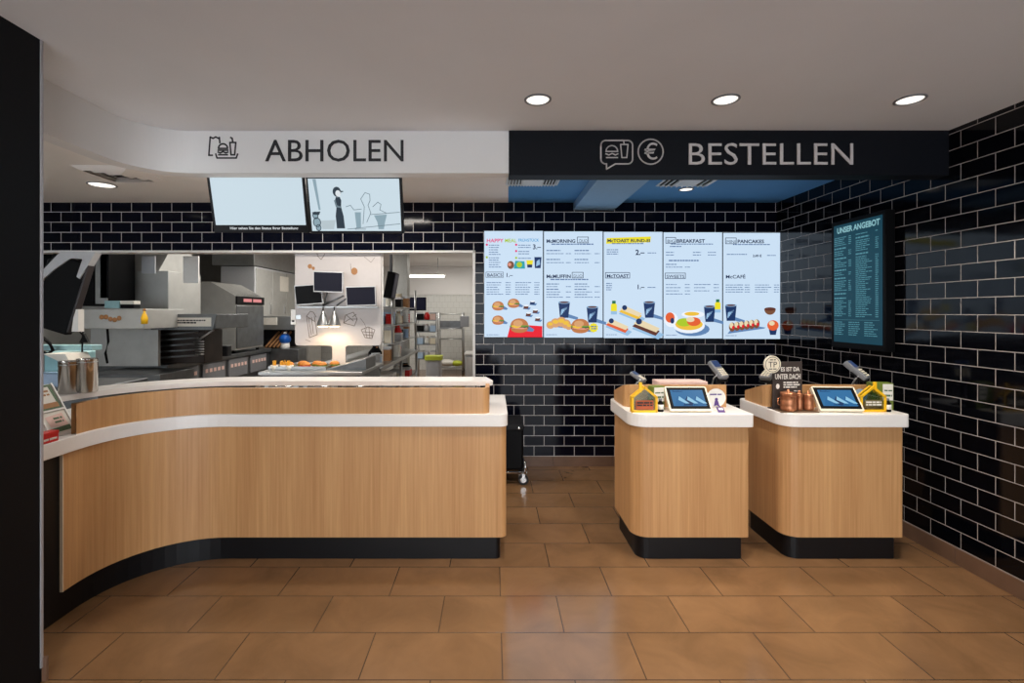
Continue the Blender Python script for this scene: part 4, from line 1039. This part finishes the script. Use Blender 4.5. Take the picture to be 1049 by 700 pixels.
# steel shelf hood
t = thing('steel_shelf', 'long steel hood shelf behind the canisters', 'shelf', (sx(115, Ys), Ys+.25, szz(337, Ys)))
b = nb(); box(b, sx(70, 5.05), sx(148, 5.05), 5.05, 5.7, szz(337, 5.05), szz(316.5, 5.05), bev=.005); obj('body', b, M['steel_l'], t, W=True)
b = nb(); 
for k in range(5): sphere(b, P(104+4.5*k, 326+random.uniform(-2, 2), 5.045), .025, (1, .2, 1))
obj('stain', b, M['kraft'], t, W=True)
b = nb(); vs = tube(b, [P(110, 337, 5.1), P(111, 350, 5.12), P(108, 362, 5.15), P(110, 372, 5.2)], .012); tube(b, [P(80, 338, 5.1), P(86, 345, 5.1), P(83, 352, 5.1)], .008); obj('cable', b, M['black'], t, W=True)
b = nb(); box(b, sx(70, 5.4), sx(143, 5.4), 5.7, 5.74, .9, szz(337, 5.4)); obj('splash_panel', b, M['steel_l'], t, W=True)
t = thing('yellow_bottle', 'small yellow bottle at the end of the steel shelf', 'bottle', P(148, 326, 5.0))
b = nb(); lathe(b, [(.03, -.06), (.032, .0), (.02, .04), (.012, .05), (.012, .07)], n=16); obj('body', b, M['yellow'], t)
b = nb(); lathe(b, [(.014, .07), (.014, .09), (.004, .1)], n=12); obj('cap', b, M['kraft'], t)
# big extractor housing
t = thing('extractor_housing', 'large brushed steel extractor housing above the fryer', 'extractor', (-4.5, 5.9, 1.53))
b = nb(); box(b, -5.4, sx(201, 6.3)-.0, 5.76, 6.4, szz(322, 6.0), 2.02, bev=.008); obj('body', b, M['steel_l'], t, W=True)
b = nb(); prism(b, [(5.77, 2.02), (6.4, 2.02), (6.4, 2.6), (6.2, 2.6)], -5.4, -3.95, mtx=Matrix(((0, 0, 1, 0), (1, 0, 0, 0), (0, 1, 0, 0), (0, 0, 0, 1)))); obj('canopy', b, M['steel_l'], t, W=True)
b = nb(); box(b, sx(185, 5.7), sx(201, 5.7), 5.742, 5.762, szz(290, 5.7), szz(262, 5.7), bev=.004); obj('panel', b, M['white'], t, W=True)
b = nb(); box(b, sx(142, 5.7), sx(156, 5.7), 5.745, 5.762, szz(280, 5.7), szz(262, 5.7), bev=.003); obj('control_panel', b, M['lgrey'], t, W=True)
# fryer with labelled hood
t = thing('fryer', 'steel fryer with slanted hood and white instruction label', 'fryer', (-3.95, 6.0, .9))
Yq = 5.6
b = nb(); box(b, sx(153, Yq), sx(221, Yq), Yq, 6.35, szz(337, Yq), szz(322, Yq), bev=.006)
prism(b, [(sx(150, Yq), szz(322, Yq)), (sx(223, Yq), szz(322, Yq)), (sx(219, Yq), szz(338, Yq)), (sx(156, Yq), szz(338, Yq))], 0, .02, mtx=Matrix.Translation((0, Yq, 0)) @ Matrix.Rotation(PI/2, 4, 'X'))
obj('hood', b, M['steel_d'], t, W=True)
b = nb(); box(b, sx(173.5, Yq), sx(217.5, Yq), Yq-.0225, Yq-.0205, szz(334.5, Yq), szz(325.5, Yq)); lb = obj('label_plate', b, M['paper'], t, W=True)
b = nb(); q0 = sx(176, Yq); lines(b, q0, q0+.3, szz(331.5, Yq), .018, Yq-.0235); lines(b, q0, q0+.4, szz(329, Yq), .014, Yq-.0235); obj('print', b, M['ink'], lb, W=True)
b = nb(); box(b, sx(120, 5.9), sx(207, 5.9), 5.95, 6.35, .905, szz(338, 5.9), bev=.01); obj('back_wall', b, mat('burnt_brown_steel', (58, 50, 46), .4, .5, var=.35, scale=5), t, W=True)
b = nb()
for k in range(5): tube(b, [P(128+3*k, 369-6*k, 5.9), P(203, 364-6*k, 5.9)], .012)
obj('rail', b, M['steel_d'], t, W=True)
b = nb()
for k in range(6): tube(b, [P(200, 350+2.6*k, 5.75), P(209, 350+2.6*k, 5.75)], .008)
tube(b, [P(199, 351, 5.72), P(219, 338, 5.7)], .012)
obj('fry_basket', b, M['steel'], t, W=True)
# work counter receding along the wall
t = thing('fry_counter', 'steel fry counter receding along the kitchen wall', 'counter', (-4.3, 6.5, 0))
b = nb(); box(b, -5.3, XF, 5.85, 8.6, .84, .9, bev=.006); obj('worktop', b, M['steel_d'], t, W=True)
b = nb(); box(b, sx(118, 5.7), -3.55, 5.2, 5.8, 0, szz(382, 5.35), bev=.006); obj('front_cabinet', b, M['steel_d'], t, W=True)
b = nb(); box(b, -5.3, XF-.04, 5.9, 8.6, 0, .84); obj('cabinet', b, M['steel_d'], t, W=True)
for k in range(4):
    b = nb(); box(b, XF-.04, XF-.02, 5.95+k*.65, 6.5+k*.65, .55, .82, bev=.003); d = obj('drawer', b, M['grey'], t, W=True)
    b = nb()
    for q in range(5): box(b, XF-.02, XF-.015, 6.0+k*.65+q*.1, 6.06+k*.65+q*.1, .70, .75)
    obj('label_strip', b, M['pink'], d, W=True)
def tub(label, x, y, z, w, h, m):
    t = thing('food_tub', label, 'tub', (x, y, z), group='tubs on the fry counter')
    b = nb(); prism(b, rrect(-w/2, w/2, -w*.4, w*.4, .02), 0, h); obj('body', b, M[m], t)
    b = nb(); prism(b, rrect(-w/2-.008, w/2+.008, -w*.4-.008, w*.4+.008, .024), h, h+.014); obj('rim', b, M['steel'], t)
tub('black tub at the near end of the fry counter', sx(196, 6.2), 6.2, .9, .16, .12, 'black')
tub('grey tub behind the black tub on the fry counter', sx(212, 6.6), 6.6, .9, .18, .16, 'lgrey')
tub('dark tub in front of the holding cabinet', sx(228, 7.0), 7.05, .9, .15, .14, 'black_m')
# holding cabinet
y0, y1 = yl(241), yl(269.5)
t = thing('holding_cabinet', 'tall steel holding cabinet with sloping top and red display', 'cabinet', (XF-.2, (y0+y1)/2, .9))
zt, zf = H+(VY-290)*y0/F+.02, H+(VY-303)*y0/F
xb = sx(214, y0)
pr = [(XF, .95), (XF, zf), (xb+.02, zt), (xb-.25, zt), (xb-.25, .95)]
b = nb(); prism(b, pr, 0, y1-y0, mtx=Matrix.Translation((0, y1, 0)) @ Matrix.Rotation(PI/2, 4, 'X')); obj('body', b, M['steel_l'], t, W=True)
b = nb(); box(b, XF, XF+.02, y0+.02, y1-.02, .98, zf-.15, bev=.006); obj('door', b, M['steel_d'], t, W=True)
b = nb(); box(b, XF, XF+.025, y0+.005, y1-.005, zf-.13, zf-.004, bev=.004); dpn = obj('control_panel', b, M['black'], t, W=True)
b = nb(); box(b, XF+.025, XF+.028, y0+.2, y0+.45, zf-.09, zf-.04); box(b, XF+.025, XF+.028, y0+.5, y0+.78, zf-.09, zf-.04); obj('display', b, emit('red_readout', (240, 150, 150), .8), dpn, W=True)
b = nb()
vs = box(b, 0, math.hypot(xb+.02-XF, zt-zf), y0+.03, y1-.03, 0, .008); xf(b, vs, Matrix.Translation((XF, 0, zf)) @ Matrix.Rotation(-math.atan2(zt-zf, xb+.02-XF), 4, 'Y')); obj('top_cover', b, mat('dark_steel', (74, 74, 76), .35, .6, var=.1), t, W=True)
b = nb(); 
for y in (y0+.08, y1-.08): cyl(b, (XF-.06, y, .9), (XF-.06, y, .95), .025)
obj('foot', b, M['black'], t, W=True)
# second hood with white label and blue lid behind holding cabinet
t = thing('second_fryer', 'steel unit with a white label behind the holding cabinet', 'fryer', (sx(288, 8.6), 8.8, .9))
b = nb(); box(b, sx(262, 8.7), sx(302, 8.7), 8.7, 9.2, szz(338, 8.7), szz(324, 8.7), bev=.006); obj('hood', b, M['steel'], t, W=True)
b = nb(); box(b, sx(268.5, 8.7), sx(284, 8.7), 8.69, 8.7, szz(333, 8.7), szz(325.5, 8.7)); obj('label_plate', b, M['paper'], t, W=True)
b = nb(); box(b, sx(262, 8.9), sx(302, 8.9), 9.0, 9.2, .9, szz(338, 8.9)); obj('back_panel', b, M['black_m'], t, W=True)
b = nb(); box(b, sx(266, 8.6), sx(305, 8.6), 8.62, 9.0, .2, szz(358, 8.6), bev=.006); obj('body', b, M['steel_d'], t, W=True)
b = nb()
for k in range(4): tube(b, [P(272+4*k, 356, 8.66), P(286+4*k, 340, 8.95)], .02)
obj('basket_rail', b, M['kraft'], t, W=True)
t = thing('blue_bottle', 'round blue container in front of the dark fryer back', 'container', (sx(292.5, 8.8), 8.78, szz(358, 8.6)+.12))
b = nb(); sphere(b, (0, 0, .05), .1, n=16); obj('body', b, M['blue'], t)
b = nb(); lathe(b, [(.07, -.12), (.08, -.1), (.075, -.02)], n=16); obj('base', b, M['white'], t)
b = nb(); lathe(b, [(.03, .14), (.03, .17), (.01, .18)], n=12); obj('cap', b, M['white'], t)
t = thing('white_tag', 'white upright tag at the edge of the divider panel', 'tag', P(300.5, 325, 4.9))
b = nb(); box(b, -.024, .024, -.004, .004, -.075, .075, bev=.002); obj('card', b, M['white'], t)
b = nb(); lines(b, -.012, .012, -.05, .02, -.005); obj('print', b, M['ink'], t)
b = nb(); box(b, .024, .075, .0, .006, -.02, .02); obj('clip', b, M['steel'], t)
# steel and white cupboards further along the wall
XC = -4.25
t = thing('wall_cupboard', 'pale steel wall cupboards with a small notice', 'cupboard', (XC-.3, 9.3, 1.3))
ya, yb2 = 8.7, 10.7
b = nb(); box(b, XC-.6, XC, ya, yb2, .9, 2.35, bev=.004); obj('body', b, M['lgrey'], t, W=True)
b = nb(); box(b, XC-.7, XC+.04, ya-.1, yb2, 2.36, 2.74, bev=.006); obj('canopy', b, M['steel'], t, W=True)
for k in range(3):
    b = nb(); box(b, XC, XC+.015, ya+.04+k*.64, ya+.66+k*.64, 1.2, 2.32, bev=.003); d = obj('door', b, M['steel_l'], t, W=True)
    b = nb(); box(b, XC+.015, XC+.035, ya+.56+k*.64, ya+.6+k*.64, 1.5, 1.7, bev=.004); obj('handle', b, M['chrome'], d, W=True)
b = nb(); box(b, XC+.017, XC+.02, ya+1.0, ya+1.4, 1.95, 2.25); obj('notice', b, M['paper'], t, W=True)
t = thing('dark_gap_block', 'narrow tall black block standing for the dark gap between pale cupboards', 'cabinet', (sx(279, 11.3), 11.4, 0))
b = nb(); box(b, sx(272.5, 11.3), sx(285.5, 11.3), 11.3, 11.9, 0, szz(280, 11.3), bev=.006); obj('body', b, M['black'], t, W=True)  # black block put in where there is a dark gap
b = nb(); box(b, sx(273.5, 11.3), sx(284.5, 11.3), 11.28, 11.3, .15, szz(281, 11.3), bev=.004); obj('door', b, M['black_m'], t, W=True)
b = nb(); box(b, sx(274, 11.3), sx(275, 11.3), 11.25, 11.28, 1.3, 1.8, bev=.004); obj('handle', b, M['steel'], t, W=True)
t = thing('steel_fridge', 'grey steel upright refrigerator with a green sticker', 'refrigerator', (sx(298, 10.8), 11.2, 0))
b = nb(); box(b, sx(286, 10.8), sx(316, 10.8), 10.8, 11.6, 0, szz(279, 10.8), bev=.01); obj('body', b, M['steel_l'], t, W=True)
b = nb(); box(b, sx(286.5, 10.8), sx(315, 10.8), 10.775, 10.8, 1.0, szz(297.5, 10.8), bev=.006); obj('door', b, M['steel'], t, W=True)
b = nb(); box(b, sx(286.5, 10.8), sx(315, 10.8), 10.775, 10.8, szz(296.5, 10.8), szz(280, 10.8), bev=.006); obj('upper_door', b, M['steel_l'], t, W=True)
b = nb(); box(b, sx(288, 10.77), sx(291, 10.77), 10.768, 10.775, szz(295, 10.8), szz(287, 10.8)); obj('sticker', b, M['dgreen'], t, W=True)
# tilted black monitor with white bracket by the left wall end, teal counter things
Ym = 3.5
t = thing('tilted_monitor', 'big black tilted monitor on a white arm behind black wall', 'monitor', P(66, 300, Ym))
b = nb(); box(b, -.15, .115, -.02, .035, -.285, .25, bev=.01); bmesh.ops.transform(b, matrix=Matrix.Rotation(math.radians(17), 4, 'Y'), verts=b.verts); obj('housing', b, M['black'], t)
b = nb(); box(b, .115, .13, -.025, .03, -.26, .24, bev=.004); bmesh.ops.transform(b, matrix=Matrix.Rotation(math.radians(17), 4, 'Y'), verts=b.verts); obj('screen_edge', b, mat('dark_grey_edge', (58, 54, 56), .35, .2), t)
b = nb(); box(b, -.19, -.14, .0, .1, -.24, .2, bev=.01); bmesh.ops.transform(b, matrix=Matrix.Rotation(math.radians(17), 4, 'Y'), verts=b.verts); obj('rear_box', b, M['black_m'], t)
b = nb()
q = [P(*a, Ym) for a in ((46, 288), (46, 279), (66, 258), (101, 259), (85, 286), (82, 284), (88, 266), (76, 265), (60, 276))]
lo = [b.verts.new(v+Vector((0, -.03, 0))) for v in q]; hi = [b.verts.new(v+Vector((0, .03, 0))) for v in q]
b.faces.new(lo); b.faces.new(hi[::-1])
for k in range(len(q)): b.faces.new((lo[k], hi[k], hi[(k+1) % len(q)], lo[(k+1) % len(q)]))
obj('arm', b, M['lgrey'], t, W=True)
b = nb(); q = [P(*a_, Ym-.03) for a_ in ((72, 340), (79, 340), (79, 317), (75, 317))]; prism(b, [(v.x, v.z) for v in q], 0, .05, mtx=Matrix.Translation((0, Ym+.03, 0)) @ Matrix.Rotation(PI/2, 4, 'X')); obj('foot_plate', b, M['white'], t, W=True)
b = nb(); a = P(47, 283, Ym); tube(b, [(-3.42, Ym, 0), (-3.42, Ym, a.z), (a.x, Ym, a.z)], .022); obj('stand_post', b, M['steel'], t, W=True)
Yk = 3.75
t = thing('drink_station', 'glass and steel drink station behind the canisters', 'drink station', (sx(60, Yk), Yk+.2, .0))
b = nb(); box(b, -3.75, sx(100, Yk), Yk, 4.3, .0, szz(397, Yk), bev=.006); obj('body', b, M['steel_d'], t, W=True)
b = nb(); box(b, -3.7, sx(92, Yk), Yk+.02, Yk+.12, szz(359.5, Yk), szz(354, Yk), bev=.004); box(b, -3.7, -3.6, Yk+.02, Yk+.12, szz(397, Yk), szz(359, Yk)); obj('shelf', b, M['teal'], t, W=True)
b = nb(); box(b, -3.58, sx(66, Yk), Yk+.14, Yk+.3, szz(397, Yk), szz(362, Yk), bev=.01); obj('tank', b, M['teal'], t, W=True)
b = nb(); box(b, -3.6, sx(64, Yk), Yk+.02, Yk+.14, szz(397, Yk), szz(383, Yk), bev=.008); obj('drip_tray', b, M['bluedisc'], t, W=True)
b = nb(); prism(b, [P(60, 361, Yk).to_2d() if 0 else (sx(62, Yk), szz(361, Yk)), (sx(84, Yk), szz(361, Yk)), (sx(90, Yk), szz(371, Yk)), (sx(84, Yk), szz(371, Yk))], 0, .2, mtx=Matrix.Translation((0, Yk+.05, 0)) @ Matrix.Rotation(PI/2, 4, 'X')); obj('chute', b, M['paper'], t, W=True)
b = nb(); tube(b, [P(44, 346, Yk-.03), P(51, 352, Yk-.03), P(54, 359, Yk-.03), P(49, 363, Yk-.03), P(44, 361, Yk-.03)], .012); obj('hose', b, M['black'], t, W=True)
b = nb(); cyl(b, P(84, 361, Yk+.02), P(85, 340, Yk+.02), .006); prism(b, [(sx(80, Yk), szz(351, Yk)), (sx(89, Yk), szz(351, Yk)), (sx(84.5, Yk), szz(342, Yk))], 0, .02, mtx=Matrix.Translation((0, Yk+.03, 0)) @ Matrix.Rotation(PI/2, 4, 'X')); obj('nozzle', b, M['black'], t, W=True)

# ------------------------------------------------------------------ kitchen corridor behind the right bay
t = thing('prep_table', 'long steel prep table with stocked lower shelf', 'table', (-1.6, 6.6, 0))
b = nb(); box(b, -2.15, -1.26, 5.5, 8.4, .86, .9, bev=.004); obj('tabletop', b, M['steel'], t, W=True)
b = nb(); box(b, -2.1, -1.3, 5.55, 8.35, .5, .53); box(b, -2.1, -1.3, 5.55, 8.35, .2, .23); obj('shelf', b, M['steel_d'], t, W=True)
for x in (-2.1, -1.3):
    for y in (5.55, 6.9, 8.3):
        b = nb(); cyl(b, (x, y, 0), (x, y, .87), .02); obj('leg', b, M['steel'], t, W=True)
t = thing('storage_rack', 'steel storage rack over the prep table filled with supplies', 'rack', (-1.7, 7.6, .9))
for x in (-2.0, -1.32):
    for y in (6.4, 8.3):
        b = nb(); cyl(b, (x, y, .9), (x, y, 1.9), .016); obj('post', b, M['steel'], t, W=True)
for z in (1.12, 1.36, 1.6):
    b = nb(); box(b, -2.02, -1.3, 6.38, 8.32, z-.012, z, bev=.003); obj('shelf', b, M['steel'], t, W=True)
supl = [('paper', 'white'), ('cream', 'cream'), ('lgrey', 'grey'), ('kraft', 'brown'), ('white', 'white'), ('black', 'black')]
lv = {.9: 'prep table top', 1.12: 'lowest rack shelf', 1.36: 'middle rack shelf', 1.6: 'top rack shelf'}
used = {}
def supply(x, y, z, w, d, h, m, kind, where):
    cname = {'paper': 'white', 'cream': 'cream', 'lgrey': 'grey', 'kraft': 'brown', 'white': 'white', 'black': 'black', 'red': 'red', 'green': 'olive green', 'bluedisc': 'pale blue', 'pink': 'pale pink', 'lime': 'lime'}[m]
    key = (cname, kind, where); n = used.get(key, 0); used[key] = n+1
    order = ['', 'second ', 'third ', 'fourth ', 'fifth ', 'sixth ', 'seventh ', 'eighth '][n]
    kn = kind.replace('_', ' '); lab = f'{order}{cname} {kn} on the {where}' + (', counted from the front' if n else ' of the kitchen')
    t = thing('supply_'+kind, lab, kn, (x, y, z), group='supplies on the '+where)
    if kind == 'box':
        b = nb(); box(b, -w/2, w/2, -d/2, d/2, 0, h*.8, bev=.004); obj('body', b, M[m], t)
        b = nb(); box(b, -w/2-.003, w/2+.003, -d/2-.003, d/2+.003, h*.8, h, bev=.004); obj('lid', b, M['lgrey' if m != 'lgrey' else 'white'], t)
    elif kind == 'bag':
        b = nb(); lathe(b, [(w*.4, 0), (w*.5, h*.15), (w*.48, h*.6), (w*.2, h*.88), (w*.26, h), (.01, h*.96)], n=12)
        for v in b.verts: v.co += Vector((random.uniform(-.012, .012), random.uniform(-.012, .012), 0 if v.co.z < .002 else random.uniform(-.008, .008)))
        obj('sack', b, M[m], t)
        b = nb(); tube(b, [(w*.2*math.cos(k*PI/5), w*.2*math.sin(k*PI/5), h*.88) for k in range(10)], .007, n=6, closed=True); obj('tie', b, M['kraft'], t)
    else:
        b = nb()
        for k in range(7): lathe(b, [(w*.36, h*k/7), (w*.5, h*(k+1)/7), (w*.5, h*(k+1)/7+.001)], n=14)
        obj('cups', b, M[m], t)
        b = nb(); lathe(b, [(w*.3, -.0), (w*.52, .006), (w*.52, .012)], n=14); obj('holder', b, M['steel'], t)
cols = ('paper', 'cream', 'black', 'lgrey', 'white', 'kraft', 'bluedisc', 'red')
for z, y0_, n_ in ((1.6, 6.5, 9), (1.36, 6.5, 9), (1.12, 6.5, 9), (.9, 5.75, 9)):
    for k in range(n_):
        y = y0_+k*.2+(.02 if k % 2 else 0); q = k+int(z*10)
        kind = ('bag', 'cup_stack', 'box', 'box', 'cup_stack')[(k*2+int(z*7)) % 5]
        m = cols[(q*3+k//2) % 8]
        if z == .9 and y > 7.5: continue
        supply(-1.38-.05*(k % 3), y, z, .11+.03*(k % 3), .15, .11+.035*((k*3+int(z*10)) % 4), m, kind, lv[z])
for zz, wn in ((.53, 'prep table lower shelf'), (.23, 'prep table bottom shelf')):
    for k in range(8): supply(-1.4-.05*(k % 2), 5.8+k*.32, zz, .2, .24, .12+.04*(k % 3), cols[(k*3+int(zz*10)) % 8], ('box', 'bag')[k % 2], wn)
# wall monitor on the pillar
t = thing('pillar_monitor', 'dark blue monitor mounted in front of the grey pillar', 'monitor', P(428, 311.5, 8.8))
b = nb(); box(b, -.15, .15, -.02, .03, -.12, .12, bev=.006); obj('frame', b, M['black'], t)
b = nb(); box(b, -.138, .138, -.022, -.0195, -.105, .108); obj('display', b, M['scr_off'], t)
b = nb(); tube(b, [(-.05, .02, 0), (-.12, .19, 0)], .02); obj('bracket', b, M['black_m'], t)
t = thing('side_monitor', 'black monitor seen edge-on beside the divider panel post', 'monitor', P(399, 292, 6.2))
b = nb(); vs = box(b, -.05, .05, -.02, .25, -.17, .17, bev=.008); xf(b, vs, Matrix.Rotation(math.radians(10), 4, 'Y')); obj('housing', b, M['black'], t)
b = nb(); vs = box(b, .05, .055, .0, .23, -.15, .15); xf(b, vs, Matrix.Rotation(math.radians(10), 4, 'Y')); obj('display', b, M['scr_off'], t)
a = P(399, 292, 6.2); b = nb(); cyl(b, (0, .1, .16), (0, .1, 2.75-a.z), .02); obj('ceiling_rod', b, M['grey'], t)
# fluorescent lamp hung from the ceiling
t = thing('fluorescent_lamp', 'long fluorescent lamp under the kitchen ceiling', 'lamp', P(428, 282, 11.0))
b = nb(); box(b, -.62, .62, -.05, .05, 0, .04, bev=.006); obj('housing', b, M['white'], t)
b = nb(); cyl(b, (-.6, 0, -.025), (.6, 0, -.025), .026, n=12); obj('tube', b, M['tube'], t)
b = nb(); 
for x in (-.45, .45): cyl(b, (x, 0, .04), (x, 0, 2.75-t.location.z), .008)
obj('hanger', b, M['steel'], t)
# rack trolley
x0, x1 = sx(449, 12), sx(474, 12)
t = thing('rack_trolley', 'tall wire rack trolley on wheels by the tiled wall', 'trolley', ((x0+x1)/2, 12.2, 0))
for x in (x0, x1):
    for y in (12, 12.45):
        b = nb(); cyl(b, (x, y, .1), (x, y, 1.52), .016); obj('post', b, M['steel'], t, W=True)
        b = nb(); cyl(b, (x-.015, y, .05), (x+.015, y, .05), .05, n=14); obj('wheel', b, M['rubber'], t, W=True)
for z in (.18, .86, 1.12, 1.48):
    b = nb()
    for k in range(9): tube(b, [(x0+(x1-x0)*k/8, 12, z), (x0+(x1-x0)*k/8, 12.45, z)], .006, n=5)
    for y in (12, 12.45): tube(b, [(x0, y, z), (x1, y, z)], .011, n=6)
    obj('wire_shelf', b, M['steel'], t, W=True)
b = nb(); box(b, x1-.06, x1+.16, 11.9, 11.98, szz(335, 12), szz(324, 12), bev=.01); obj('side_box', b, M['grey'], t, W=True)
t = thing('pulled_sheet', 'grey metal sheet lying on the rack trolley shelf', 'tray', ((x0+x1)/2, 12.22, 1.13))
b = nb(); box(b, -.26, .26, -.2, .2, 0, .03, bev=.004); obj('base', b, M['grey'], t)
b = nb(); box(b, -.26, .26, -.2, -.19, .03, .19, bev=.003); obj('raised_edge', b, M['steel_d'], t)
t = thing('white_sack', 'white and lime sacks lying on the lowest trolley shelf', 'sack', ((x0+x1)/2, 12.2, .19))
b = nb(); sphere(b, (-.1, 0, .08), .16, (1.3, 1, .55)); obj('sack', b, M['paper'], t)
b = nb(); sphere(b, (.15, -.02, .07), .13, (1.2, 1, .55)); obj('sack', b, M['lime'], t)
# bin with lime rim
c = P(444.5, 388, 10.0)
t = thing('waste_bin', 'grey waste bin with a lime rim in the kitchen corridor', 'bin', (c.x, 10.0, 0))
b = nb(); prism(b, rrect(-.15, .15, -.15, .15, .04), 0, .56); obj('body', b, M['lgrey'], t)
b = nb(); prism(b, rrect(-.175, .175, -.175, .175, .05), .56, .64); obj('rim', b, M['lime'], t)
# corner cabinet and supply shelf
t = thing('white_cabinet', 'low white cabinet beside the kitchen wall corner', 'cabinet', (sx(481, 8.5), 8.8, 0))
b = nb(); box(b, sx(476.5, 8.5), -.08, 8.5, 9.1, .05, .78, bev=.005); obj('body', b, M['lgrey'], t, W=True)
b = nb(); box(b, sx(475.5, 8.5), -.07, 8.47, 9.1, .78, .81, bev=.004); obj('top', b, M['white'], t, W=True)
b = nb(); box(b, sx(477.5, 8.5), -.1, 8.48, 8.5, .1, .75, bev=.003); obj('door', b, M['white'], t, W=True)
ys = 10.8
x0, x1 = sx(426, ys), sx(447, ys)
t = thing('supply_rack', 'steel rack of mixed supplies beside the grey pillar', 'rack', ((x0+x1)/2, ys+.2, 0))
for x in (x0, x1):
    for y in (ys, ys+.4):
        b = nb(); cyl(b, (x, y, 0), (x, y, 1.5), .016); obj('post', b, M['steel'], t, W=True)
lev = (.5, .82, 1.1, 1.36)
for z in lev:
    b = nb(); box(b, x0, x1, ys, ys+.4, z-.015, z, bev=.003); obj('shelf', b, M['steel_d'], t, W=True)
wh = ['second shelf of the far supply rack', 'third shelf of the far supply rack', 'fourth shelf of the far supply rack', 'uppermost shelf of the far supply rack']
for z, row, w_ in zip(lev, (('bluedisc', 'lgrey', 'paper'), ('bluedisc', 'white', 'cream'), ('black', 'lgrey', 'bluedisc'), ('black', 'red', 'pink')), wh):
    for k, m in enumerate(row): supply(x0+.08+(x1-x0-.16)*k/2, ys+.15, z, .14, .2, .17, m, ('box', 'bag', 'box')[k], w_)

# ------------------------------------------------------------------ light
def area(name, loc, sxx, syy, e, col, rot=(0, 0, 0), spread=180):
    l = bpy.data.lights.new(name, 'AREA'); l.shape = 'RECTANGLE'; l.size = sxx; l.size_y = syy; l.energy = e; l.color = col; l.spread = math.radians(spread)
    o = bpy.data.objects.new(name, l); C.objects.link(o); o.location = loc; o.rotation_euler = rot
    return o
# unseen fill lights added behind the viewer, then the lamps of the kitchen
for y in (.6, -1.4, -3.2):
    for x in (-1.2, .0, 1.2): area('room_fill', (x, y, CZ-.02), .3, .3, 6, (1, .90, .80))  # fill without fittings, added to brighten counter and ceiling
area('staff_lamp', (-1.2, 3.9, CB-.02), .9, .25, 26, (1, .93, .84))
area('kitchen_lamp', (-2.6, 6.2, 2.7), 1.2, .8, 32, (1, .95, .88))
area('kitchen_lamp', (-2.9, 8.6, 2.7), 1.2, .8, 38, (1, .95, .88))
area('kitchen_lamp', (-1.0, 11.5, 2.7), 1.2, .3, 24, (1, .95, .88))
w = bpy.data.worlds.new('daylight'); sc.world = w; w.use_nodes = True
bg = w.node_tree.nodes['Background']; bg.inputs[0].default_value = (.86, .93, 1, 1); bg.inputs[1].default_value = 4.4

# ------------------------------------------------------------------ camera
cam = bpy.data.cameras.new('camera'); co = bpy.data.objects.new('camera', cam); C.objects.link(co)
co.location = (0, 0, H); co.rotation_euler = (PI/2, 0, 0)
cam.sensor_width = 36; cam.lens = F/1049*36
cam.shift_x = (524.5-VX)/1049; cam.shift_y = (VY-350)/1049
cam.clip_start = .05
sc.camera = co
sc.view_settings.view_transform = 'Standard'; sc.view_settings.look = 'None'
sc.view_settings.exposure = .36; sc.view_settings.gamma = 1; sc.view_settings.use_curve_mapping = False
